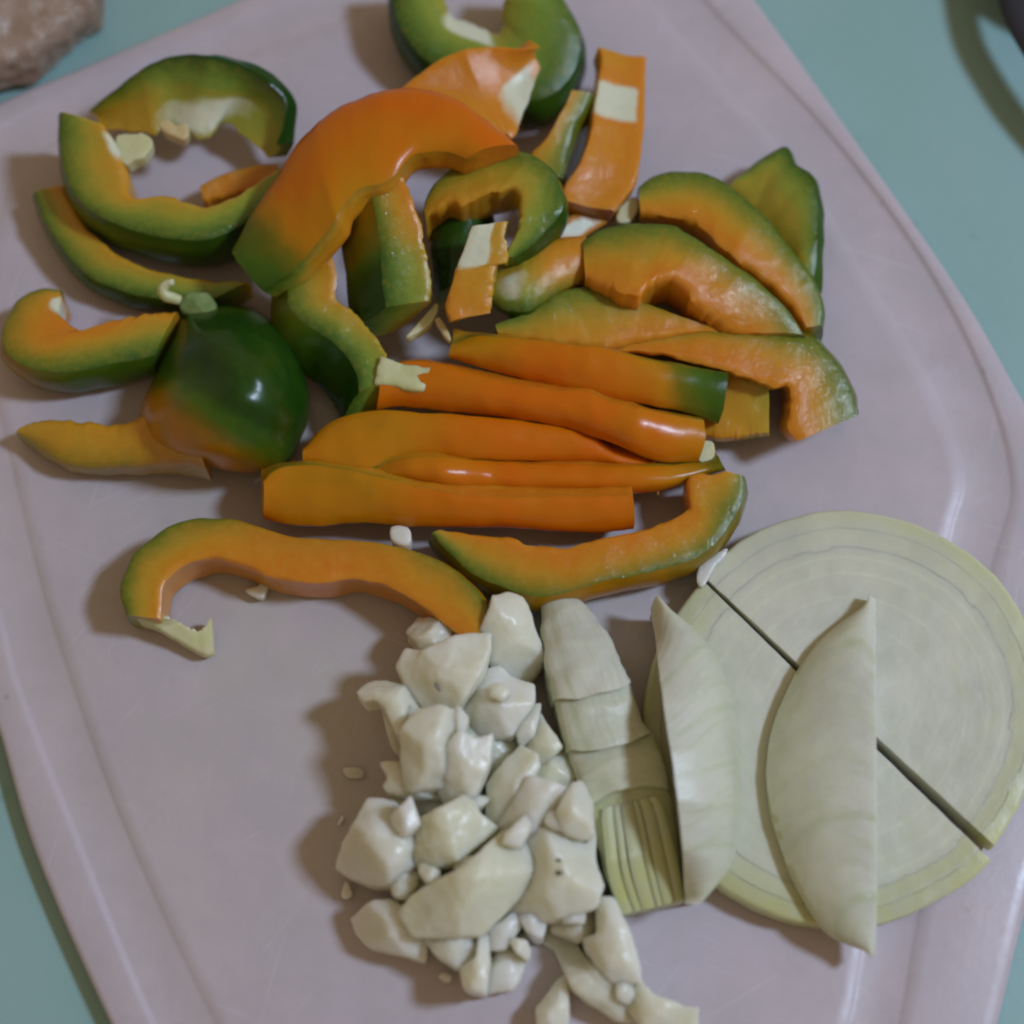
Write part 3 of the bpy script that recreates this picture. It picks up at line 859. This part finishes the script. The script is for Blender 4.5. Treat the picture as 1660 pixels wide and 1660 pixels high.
# ------------------------------------------------------------------ onion
def onion_piece(name, label, cat, A, B, zA, zB, parent=None, base=None, **kw):
    V, F, C, at = slab(A, B, zA, zB, skin='', **kw)
    F = orient(V, F)
    if parent is None:
        base = np.array([V[:, 0].mean(), V[:, 1].mean(), V[:, 2].min()])
    o = add(name, V, F, ONION, parent, base, at)
    if parent is None:
        tag(o, label, cat)
    return o

def half_slice(label, cx, cy, th0, th1, rtab, z, depth, seed, ul):
    """half a cross slice: core and outer layers, each its own part; the finest rings stay a pale line on the core"""
    rings = [0, .82, .91, 1.0]
    base = np.array([*P(cx, cy, 0)[:2], (z - depth) * MM])
    root = empty("onion_half_slice", base)
    tag(root, label, "onion slice")
    th = np.radians(np.linspace(th0, th1, 110))
    rr = np.interp(np.degrees(th), [a for a, b in rtab], [b for a, b in rtab])
    rr = rr + np.array([3.5 * noise.noise(Vector((t * 3.1, seed, 0))) + 1.6 * noise.noise(Vector((t * 11, seed, 4))) for t in th])
    arc = lambda k: [(cx + k * r * math.cos(t), cy + k * r * math.sin(t)) for t, r in zip(th, rr)]
    sm = lambda x: max(0.0, min(1.0, (x - .45) / .55)) ** 1.6
    for i in range(len(rings) - 1):
        r0, r1 = rings[i], rings[i + 1]
        inner = arc(max(r0 - .015, .012)); outer = arc(r1)
        g0, g1 = sm(r0), sm(r1)
        lines = [(-.1, 1.1, -.02, .10)] if i else []
        if i == 0:
            lines += [(-.1, 1.1, 1 - q_ / .82 - .004, 1 - q_ / .82 + .010, .05, .014) for q_ in (.29, .43, .57, .69, .77)]
        # greener at the far rim, milky where the membrane covers the rings
        key = [(t, ((g0 + g1) / 2 if i else .13) * (ul[0] * (1 - t) + ul[1] * t)) for t in (0, .25, .5, .75, 1)]
        last = i == len(rings) - 2
        onion_piece("onion_layer", None, None, outer, inner, z - .05 * i - (.4 if last else 0), z - .05 * i, root, base, depth=depth, n=110, m=8 if i else 90, k=3,
                    bulge=.02, ripe=key, ripes=-(g1 - g0) * (.9 if i else .55), pith=lines, wob=.10, seed=seed + i, smooth=1 if last else 0)
    return root

CX, CY = 1385, 1165
half_slice("larger half slice of onion with fine rings at the right edge of the board", CX + 1, CY - 3, -137.0, 42.6,
           [(-140, 341), (-100, 340), (-79, 331), (-60, 326), (-37, 321), (0, 312), (25, 305), (43, 308)], 7.0, 5.5, 200, (.22, .95))
half_slice("lower half slice of onion lying flat partly under two leaning onion wedges", CX - 7, CY + 8, 44.2, 224.2,
           [(43, 318), (60, 322), (80, 326), (100, 332), (127, 338), (180, 336), (223, 334)], 6.3, 5.8, 240, (.95, .6))

zo = lambda L: q(820, 920, .3614, L)
zp = lambda L: q(1060, 800, .4577, L)
onion_piece("onion_wedge", "glossy onion wedge leaning with its straight cut edge to the left", "onion wedge",
            zo([(648, 183), (672, 330), (690, 480), (720, 700), (745, 850), (765, 1000), (790, 1250), (803, 1482)]),
            zo([(655, 186), (860, 305), (960, 420), (1030, 640), (1048, 900), (1048, 1100), (1000, 1340), (812, 1484)]),
            [8, 16, 21, 23, 22, 18, 9], [8, 9, 8, 7, 7, 7, 9], floor=1.0, lean=(3, 0), smooth=0, bulge=3.6, n=96, m=16, ripe=[(0, .16), (.5, .24), (1, .2)], ripes=.5, veins=('t', 7), wob=.12, seed=301)
onion_piece("onion_wedge", "matt crescent onion wedge with a straight right edge resting across both half slices", "onion wedge",
            zp([(783, 370), (740, 402), (640, 472), (560, 552), (490, 660), (430, 800), (402, 940), (405, 1060), (440, 1220), (500, 1380), (572, 1500), (650, 1580), (785, 1632)]),
            zp([(785, 372), (785, 470), (786, 560), (786, 660), (787, 760), (788, 860), (788, 960), (789, 1060), (789, 1160), (789, 1280), (789, 1400), (789, 1520), (788, 1632)]),
            [9, 9, 8.5, 8.5, 8.5, 8, 6], [9.5, 12.5, 14, 14.5, 14, 12, 6.5], floor=6.0, smooth=0, bulge=1.6, n=110, m=16, ripe=.20, ripes=-.5, wob=.12, veins=('t', 3), seed=302)

def onion_strip():
    Ledge = zo([(158, 150), (165, 330), (190, 500), (228, 640), (280, 850), (330, 980), (395, 1180), (450, 1400), (518, 1555)])
    Redge = zo([(330, 145), (400, 215), (480, 330), (545, 480), (610, 660), (690, 800), (740, 1000), (785, 1300), (803, 1490)])
    L, R = spline(Ledge, 200), spline(Redge, 200)
    base = np.array([*P(990, 1230, 0)[:2], .001])
    root = empty("onion_strip", base)
    tag(root, "stepped onion strip of overlapping layers between the garlic and the onion wedges", "onion strip")
    cuts = [(0.0, .315, 7, 14.5, .05, .02), (.26, .49, 11.5, 13.5, .30, .2), (.44, .68, 11, 12.2, .25, .38), (.60, .99, 10.6, 6.2, .6, .8)]
    for i, (a, b, za, zb, g0, g1) in enumerate(cuts):
        ia, ib = int(a * 199), int(b * 199)
        onion_piece("onion_layer", None, None, L[ia:ib:6], R[ia:ib:6], [za, (za + zb) / 2 + 1, zb], [za - 1, (za + zb) / 2, zb - 1.5], root, base, floor=1.0, bulge=1.9, side=0, curve=[2.2, 1.6, -1.2, 0][i], ripe=[(0, g0), (1, g1)], n=44, m=14,
                    veins=('s', 3) if i != 2 else ('t', 2), wob=.45, seed=310 + i)
    ia = int(.67 * 199)
    # the fan of leaf bases at the lower end, each strip its own piece
    k = 6
    fan = [0, .20, .33, .55, .66, .85, 1.0]
    for j in range(k):
        tt = np.linspace(0, 1, len(L[ia::6]))[:, None]
        f0 = .50 + (fan[j] - .5) * (.66 + .34 * tt ** .6)
        f1 = .50 + (fan[j + 1] - .006 - .5) * (.66 + .34 * tt ** .6)
        A_ = L[ia::6] * (1 - f0) + R[ia::6] * f0
        B_ = L[ia::6] * (1 - f1) + R[ia::6] * f1
        onion_piece("onion_layer", None, None, A_, B_, [11.4, 11.3 + .25 * (j % 3), 7.5], [11.4, 11.0, 7.3], root, base, floor=1.0, veins=('s', 1), bulge=.3, ripe=[(0, .55), (.3, .78), (1, .92)], ripes=.2, n=30, m=5, k=3, wob=.0, seed=320 + j, smooth=0)
onion_strip()

# ------------------------------------------------------------------ chopped garlic
GR = "pieces of chopped garlic heaped on the board"
ga = lambda L: q(480, 940, .28916, L)
gb = lambda L: q(500, 1240, .25301, L)
gc = lambda L: q(780, 1320, .25301, L)
def garlic(label, poly, z, thick, **kw):
    rg = random.Random(len(label) * 7 + len(poly))
    k = dict(vox=.34, sm=2, amp=.42, freq=140, grow=1.15, inset=.95, fold=rg.uniform(0, .2), fang=rg.uniform(-.9, .9), facets=1.0)
    k.update(kw)
    k['gx'] = k.get('gx', 0) * 1.5 + rg.uniform(-.22, .22)
    k['gy'] = k.get('gy', 0) * 1.2 + rg.uniform(-.15, .2)
    return lump("garlic_piece", label, "garlic", GARLIC, poly, z * 1.12 + .8, thick + z * .12 + 2, GR, **k)

garlic("garlic piece with a white rounded top touching the tip of the S-curved pepper slice", ga([(1110, 115), (1190, 95), (1260, 130), (1310, 220), (1350, 340), (1380, 430), (1330, 500), (1270, 580), (1180, 520), (1110, 470), (1075, 370), (1050, 290), (1090, 200)]), 11, 10, gx=-.15, gy=.45, dome=1)
garlic("small garlic piece tucked behind the cup-shaped one under the S-curved slice's tip", ga([(628, 290), (690, 215), (780, 220), (850, 270), (870, 340), (800, 400), (720, 400), (680, 330)]), 11, 9, gx=.1)
garlic("cup-shaped garlic piece right under the tip of the S-curved slice", ga([(598, 480), (640, 392), (720, 402), (850, 345), (950, 320), (1062, 318), (1060, 400), (1010, 520), (930, 640), (870, 715), (800, 740), (740, 690), (650, 600)]), 18, 9, gx=.15, gy=.25, dome=-1.2)
garlic("garlic sliver pointing left like a finger over its shadow", ga([(360, 640), (380, 610), (450, 575), (560, 590), (660, 610), (720, 700), (720, 820), (640, 870), (560, 840), (510, 720), (460, 665), (400, 690)]), 14, 7, gx=-.1)
garlic("grey shaded garlic lump with a small bright fleck, right of the cup-shaped piece", ga([(980, 590), (1050, 520), (1140, 500), (1200, 560), (1308, 600), (1310, 680), (1240, 780), (1200, 850), (1080, 860), (960, 830), (930, 710)]), 13, 11, gx=.15, gy=.15, dome=1)
garlic("bright garlic fleck on top of the grey shaded lump", ga([(1088, 590), (1150, 580), (1195, 620), (1160, 668), (1090, 645)]), 15.5, 3.5, vox=.35)
garlic("folded upright garlic slab in the middle of the upper heap", ga([(600, 860), (680, 760), (800, 725), (890, 760), (910, 870), (880, 990), (830, 1150), (720, 1140), (630, 1160), (608, 1000)]), 19, 10, gy=.3, gx=-.1)
garlic("square-cornered garlic slab right of the folded upright one", ga([(860, 930), (920, 860), (1000, 905), (1092, 868), (1072, 1020), (1012, 1160), (960, 1205), (870, 1262), (812, 1180), (840, 1040)]), 18, 10, gx=.1, gy=.25)
garlic("thin garlic flake with two glints jutting left from the upper heap", ga([(488, 1040), (522, 1030), (610, 1042), (650, 1130), (780, 1165), (800, 1222), (700, 1205), (520, 1182), (498, 1150), (530, 1110)]), 13, 5, vox=.45, gy=.1)
garlic("shaded garlic piece standing against the onion strip", ga([(1245, 880), (1290, 765), (1340, 718), (1400, 820), (1485, 930), (1420, 980), (1340, 1060), (1270, 970)]), 11, 9, gx=.2)
garlic("long shaded garlic stick leaning to the upper right", ga([(1085, 1150), (1200, 1000), (1250, 948), (1330, 1000), (1345, 1060), (1290, 1160), (1210, 1300), (1130, 1405), (1055, 1385), (1075, 1260)]), 14, 10, gx=.35)
garlic("brownish shaded garlic piece squeezed against the middle of the onion strip", ga([(1330, 1040), (1490, 930), (1560, 1090), (1490, 1180), (1330, 1120)]), 10, 9)
garlic("four-sided garlic piece with a pale upper edge below the shaded stick", ga([(1185, 1310), (1310, 1108), (1515, 1180), (1470, 1300), (1340, 1385), (1262, 1440), (1130, 1420)]), 16, 10, gx=.2, gy=.1)
garlic("bright oval garlic piece touching the lower half of the onion strip", ga([(1470, 1290), (1540, 1150), (1600, 1140), (1650, 1250), (1662, 1410), (1600, 1430), (1540, 1410), (1475, 1370)]), 18, 8, gx=-.15, dome=1)
garlic("big rounded garlic lump at the left side of the heap", gb([(200, 640), (230, 540), (280, 440), (390, 245), (540, 255), (640, 330), (700, 420), (640, 560), (660, 640), (560, 730), (430, 740), (300, 700)]), 13, 12, gx=.1, gy=.2, dome=1.5)
garlic("small diamond of garlic standing on the left lump", gb([(540, 320), (655, 205), (680, 300), (705, 370), (610, 430), (550, 390)]), 17, 6, vox=.4)
garlic("broad pale garlic slab with a glint at the heart of the heap", gb([(560, 590), (600, 440), (700, 370), (860, 280), (1000, 215), (1080, 330), (1180, 400), (1090, 480), (950, 600), (800, 640), (660, 620)]), 16.5, 8, gx=.05, gy=.2)
garlic("little garlic nub below the big left lump", gb([(540, 780), (580, 690), (650, 650), (710, 700), (690, 770), (620, 840), (560, 820)]), 11, 8)
garlic("largest garlic slab, smooth and pale, lying slantwise over the lower heap", gb([(640, 930), (700, 830), (800, 770), (1000, 660), (1230, 450), (1370, 438), (1455, 600), (1400, 760), (1210, 960), (1100, 1050), (900, 1070), (720, 1060)]), 17.5, 9, gx=.05, gy=.28, dome=.8)
gl = garlic("cream garlic slab with dark specks beside the onion strip's yellow end", gc([(265, 130), (390, 40), (500, -10), (640, 10), (705, 150), (705, 300), (755, 440), (720, 560), (600, 612), (420, 642), (240, 640), (190, 560), (340, 450), (365, 300)]), 15, 11, gx=.05, gy=.1, dome=.6)
garlic("white garlic piece lying at the lower left end of the heap", gb([(298, 990), (420, 895), (520, 880), (640, 950), (745, 1060), (725, 1245), (600, 1205), (400, 1150), (330, 1080)]), 8.5, 8, gx=.1, gy=.25, dome=.8)
garlic("rounded cream garlic piece under the largest slab", gb([(735, 1060), (900, 980), (1060, 1040), (1095, 1200), (1050, 1265), (950, 1275), (830, 1205), (770, 1125)]), 9.5, 9, dome=1)
garlic("narrow bright garlic stick with a vertical glint at the heap's lower edge", gb([(1088, 1100), (1150, 1098), (1152, 1250), (1135, 1445), (1000, 1412), (985, 1290), (1070, 1240)]), 11, 10, vox=.4, gx=-.2)
garlic("small pale green garlic piece under the lower right of the largest slab", gb([(1165, 1060), (1330, 945), (1355, 1030), (1260, 1165), (1175, 1170)]), 9, 7)
garlic("shaded garlic scrap with a hollow, right of the narrow stick", gb([(1145, 1250), (1280, 1150), (1370, 1080), (1392, 1225), (1310, 1420), (1130, 1440)]), 6, 5.5, amp=.7)
garlic("garlic tooth pointing down from the speckled slab", gc([(240, 640), (430, 625), (400, 765), (380, 792), (290, 745)]), 10, 8)
garlic("brownish garlic piece shaded below the speckled slab", gc([(450, 650), (740, 560), (745, 720), (620, 805), (560, 770), (470, 745)]), 7, 6)
garlic("long bent garlic slice trailing to the lower right", gc([(430, 850), (470, 735), (560, 750), (620, 835), (700, 950), (800, 1040), (900, 1120), (1010, 1210), (1000, 1300), (850, 1290), (700, 1195), (600, 1100), (550, 1000), (500, 900)]), 8, 7.5, gx=-.05)
garlic("white leaf-shaped garlic slice against the trailing bent slice", gc([(680, 790), (760, 765), (745, 560), (850, 565), (940, 750), (1000, 960), (1005, 1045), (850, 1060), (750, 960), (690, 860)]), 11, 9, gx=.15, dome=.6)
garlic("garlic piece with a broken square end at the bottom of the picture", gc([(840, 1060), (1000, 1030), (1100, 1165), (1160, 1180), (1270, 1220), (1362, 1232), (1368, 1350), (1300, 1420), (1100, 1400), (980, 1280)]), 8, 7.5, amp=.5)
garlic("white triangle of garlic cut off by the bottom edge of the picture", gc([(365, 1240), (480, 1085), (542, 1050), (552, 1200), (545, 1400), (450, 1480), (375, 1380)]), 6, 5.5, gx=.2)
# small chips lying on and between the larger pieces
for px, py, w, h, an, z, txt in [
    (712, 1102, 30, 15, .6, 17, "slim garlic chip lying under the cup-shaped piece's lower point"),
    (745, 1165, 14, 24, .1, 19, "little upright garlic chip between the folded slab and the grey lump"),
    (668, 1165, 34, 14, 1.0, 15, "flat garlic chip leaning on the finger-like sliver"),
    (770, 1300, 30, 12, -.5, 15, "narrow garlic chip over the gap above the heart of the heap"),
    (852, 1178, 20, 34, .4, 13, "shaded garlic chip right of the square-cornered slab"),
    (698, 1418, 26, 12, .5, 16, "garlic chip tucked against the left end of the largest slab"),
    (762, 1400, 34, 10, -.1, 17, "thin garlic flake along the upper edge of the largest slab"),
    (842, 1348, 16, 26, .7, 19, "pale garlic chip at the upper tip of the largest slab"),
    (905, 1330, 22, 16, .2, 18, "garlic chip beside the bright oval piece"),
    (700, 1495, 20, 12, -.4, 13, "garlic chip between the white end piece and the largest slab"),
    (842, 1532, 24, 13, .9, 11, "garlic chip at the right of the narrow bright stick"),
    (925, 1480, 30, 13, .3, 12, "garlic chip under the lower edge of the speckled slab"),
    (1010, 1600, 26, 14, .8, 10, "garlic chip on the trailing bent slice"),
    (655, 1330, 16, 12, 0, 14, "garlic chip by the small standing diamond")]:
    rg = random.Random(int(px * 7 + py))
    pl = []
    for a in sorted(rg.uniform(0, 1.1) + j_ * 1.256 for j_ in range(5)):
        k = rg.uniform(.9, 1.5)
        x, y = w * k * math.cos(a), h * k * math.sin(a)
        pl.append((px + x * math.cos(an) - y * math.sin(an), py + x * math.sin(an) + y * math.cos(an)))
    garlic(txt, pl, z - 1.2, 4, vox=.35, sm=1, amp=.3, grow=1.0, fold=rg.uniform(.0, .25))
# lower filling of the heap, seen between the upper pieces
garlic("garlic piece deep in the gap between the thin flake and the heart of the heap", [(640, 1270), (680, 1240), (760, 1250), (780, 1300), (740, 1345), (660, 1330)], 8, 7.5)
garlic("garlic piece low in the gap between the cup-shaped piece and the grey lump", [(700, 1130), (760, 1110), (830, 1140), (850, 1200), (800, 1260), (720, 1240)], 9, 8.5)
garlic("garlic piece low under the finger-like sliver", [(620, 1130), (690, 1120), (720, 1190), (690, 1240), (640, 1210)], 8, 7.5)
garlic("garlic piece under the shaded stick, low beside the onion strip", [(800, 1230), (870, 1200), (930, 1240), (930, 1320), (850, 1340), (795, 1300)], 7, 6.5)
garlic("garlic piece low under the largest slab's left end", [(640, 1400), (720, 1390), (760, 1440), (720, 1500), (650, 1480)], 8, 7.5)
garlic("garlic piece low under the right side of the largest slab", [(820, 1400), (900, 1390), (960, 1440), (900, 1490), (830, 1480)], 7, 6.5)

# dark specks on the speckled slab
sp, nt_, bb = mat("dark_speck")
bb.inputs['Base Color'].default_value = (0.10, 0.10, 0.06, 1)
bg_ = np.array(gl.location)
for i, (x, y, w, h) in enumerate([(945, 1362, 9, 4), (905, 1394, 6, 4), (906, 1415, 7, 5), (953, 1356, 4, 6)]):
    pl = [(x + w * math.cos(a) * (1 + .3 * math.sin(3 * a + i)), y + h * math.sin(a)) for a in np.linspace(0, 2 * math.pi, 10, endpoint=False)]
    bpy.context.view_layer.update()
    o_ = Vector(CL.tolist()) - gl.location
    hit, co, _, _ = gl.ray_cast(o_, Vector((P(x, y, 0) - CL).tolist()).normalized())
    zs = (co.z + gl.location.z) / MM if hit else 16.0
    lump("speck", None, None, sp, pl, zs + .25, 1.2, parent=gl, base=bg_, vox=.2, sm=2, amp=.1, inset=.7)

# ------------------------------------------------------------------ crumbs and seeds
CR = "crumbs of garlic and pepper scattered on the board"
def crumb(name, label, cat, m, poly, z, th, **kw):
    return lump(name, label, cat, m, poly, z, th, CR, **{**dict(vox=.3, sm=4, amp=.25, rnd=True), **kw})
crumb("garlic_crumb", "white crumb on the board inside the curve of the S-curved slice", "garlic crumb", GARLIC, z8([(700, 580), (760, 560), (790, 522), (825, 520), (810, 570), (780, 620)]), 3, 2.8)
crumb("garlic_crumb", "white crumb wedged between the S-curved slice and the broad orange strip", "garlic crumb", GARLIC, z5([(695, 1345), (770, 1345), (790, 1400), (765, 1432), (700, 1408)]), 10, 6)
crumb("garlic_crumb", "small pale crumb in the shadow left of the heap's lower end", "garlic crumb", GARLIC, gb([(205, 835), (240, 740), (285, 830), (240, 860)]), 2.5, 2.4)
crumb("garlic_crumb", "tiny pale sliver in the garlic shadow left of the big lump", "garlic crumb", GARLIC, gb([(180, 380), (215, 320), (225, 335), (200, 385)]), 1.5, 1.4)
crumb("garlic_crumb", "flat pale flake in the garlic shadow left of the thin flake", "garlic crumb", GARLIC, ga([(260, 1060), (320, 1045), (385, 1070), (370, 1110), (290, 1108)]), 1.2, 1.1)
crumb("garlic_crumb", "pale crumb at the heap's lower edge beside the narrow bright stick", "garlic crumb", GARLIC, gb([(830, 1350), (880, 1330), (920, 1365), (880, 1390)]), 2.0, 1.9)
crumb("pith_crumb", "pale yellow-green pith scrap at the right end of the orange strips", "pepper scrap", PITH, [(1133, 718), (1150, 712), (1160, 722), (1157, 742), (1133, 748)], 9, 6)
crumb("pith_crumb", "whitish scrap beside the foot of the strip with the pith square", "pepper scrap", PITH, [(1000, 345), (1008, 332), (1028, 318), (1036, 335), (1022, 358), (1002, 360)], 12, 6)
crumb("pith_crumb", "pale pith scrap hanging in the opening of the upper left ring", "pepper scrap", PITH, z1([(560, 655), (640, 640), (700, 640), (735, 685), (695, 750), (640, 770), (600, 790), (570, 740)]), 15, 4)
crumb("pith_crumb", "pale sliver of pith below the upright slice's green foot", "pepper scrap", PITH, z5([(760, 435), (830, 355), (905, 270), (925, 285), (890, 360), (820, 410)]), 16, 3)
crumb("pepper_seed", "thin pale pointed seed below the pith chip", "pepper seed", SEED, z5([(900, 345), (930, 335), (965, 385), (985, 440), (970, 452), (930, 400)]), 16, 2)
crumb("pepper_seed", "round pale seed clinging inside the upper left ring", "pepper seed", SEED, z1([(765, 585), (810, 575), (850, 600), (895, 595), (905, 640), (875, 668), (830, 650), (780, 625)]), 15, 3.5)
crumb("garlic_crumb", "ragged white flake on the upper left rim of the larger onion half slice", "garlic crumb", GARLIC, zp([(150, 300), (172, 232), (205, 225), (260, 190), (250, 225), (215, 260), (175, 330)]), 7.6, 2.0)

# ------------------------------------------------------------------ things on the table
LUMP = plain("lump_flesh", (0.29, 0.20, 0.135), (0.35, 0.25, 0.19), 130, .5, .3, .3, 240, (1, .6, .4), .002, (0.46, 0.38, 0.32))
lump("food_lump", "mottled brownish pink lump on the teal table at the upper left corner", "food", LUMP,
     [(165, -22), (135, 8), (105, 36), (62, 70), (25, 92), (-15, 104), (-90, 125), (-190, 60), (-160, -90), (-20, -190), (120, -130)], 9, 13, vox=1.0, sm=9, amp=1.7, freq=120, dome=3)

PAN, nt, b = mat("dark_enamel")
nt.links.new(mix(nt, (0.014, 0.016, 0.024), (0.022, 0.022, 0.028), remap(nt, noise_fac(nt, 60), .4, .6)), b.inputs['Base Color'])
b.inputs['Roughness'].default_value = 0.45
def pan():
    h = 12.5                                    # mm above the table
    c_ = P(1768, -165, TABLE_Z)[:2]
    shift = (np.array([LAMP.x, LAMP.y]) - c_) / LAMP.z * h * MM
    c = c_ + shift
    r = np.linalg.norm(P(1768 - 300, -165, TABLE_Z)[:2] + shift - c)
    base = np.array([c[0], c[1], TABLE_Z * MM])
    root = empty("small_pan", base)
    tag(root, "dark pan with a loop handle just beyond the upper right corner", "pan")
    prof = [(.0, .4), (.80, .4), (.90, 1.6), (.96, 6), (1.0, 11.8), (1.0, 12.5), (.975, 12.7), (.95, 11.8), (.90, 7), (.82, 3), (.68, 1.6), (0.0, 1.6)]
    n = 96
    v = np.array([(c[0] + r * k * math.cos(a), c[1] + r * k * math.sin(a), (TABLE_Z + z) * MM) for k, z in prof for a in np.linspace(0, 2 * math.pi, n, endpoint=False)])
    f = [(k * n + i, k * n + (i + 1) % n, (k + 1) * n + (i + 1) % n, (k + 1) * n + i) for k in range(len(prof) - 1) for i in range(n)]
    o = add("pan_body", v, f, PAN, root, base, sharp=0); 
    path = spline([(1545, -20), (1562, 62), (1596, 128), (1640, 192), (1700, 255), (1770, 290), (1840, 275), (1880, 215), (1885, 120)], 60)
    p = P(path[:, 0], path[:, 1], TABLE_Z); p[:, :2] += shift; p[:, 2] = (TABLE_Z + h - 1.5) * MM
    T = np.gradient(p, axis=0); T /= np.linalg.norm(T, axis=1)[:, None]
    X = np.stack([-T[:, 1], T[:, 0], T[:, 2] * 0], -1)
    w, th = .0036, .0012
    prof2 = [(math.cos(a) * w, math.sin(a) * th) for a in np.linspace(0, 2 * math.pi, 14, endpoint=False)]
    v = np.array([p[i] + X[i] * a + np.array([0, 0, b_]) for i in range(len(p)) for a, b_ in prof2])
    m = len(prof2)
    f = [(i * m + j, i * m + (j + 1) % m, (i + 1) * m + (j + 1) % m, (i + 1) * m + j) for i in range(len(p) - 1) for j in range(m)]
    f += [tuple(range(m)), tuple(range((len(p) - 1) * m, len(p) * m))[::-1]]
    add("loop_handle", v, f, PAN, root, base, sharp=0)
pan()
for o in list(S.objects):
    if 'b' in o:
        del o['b']
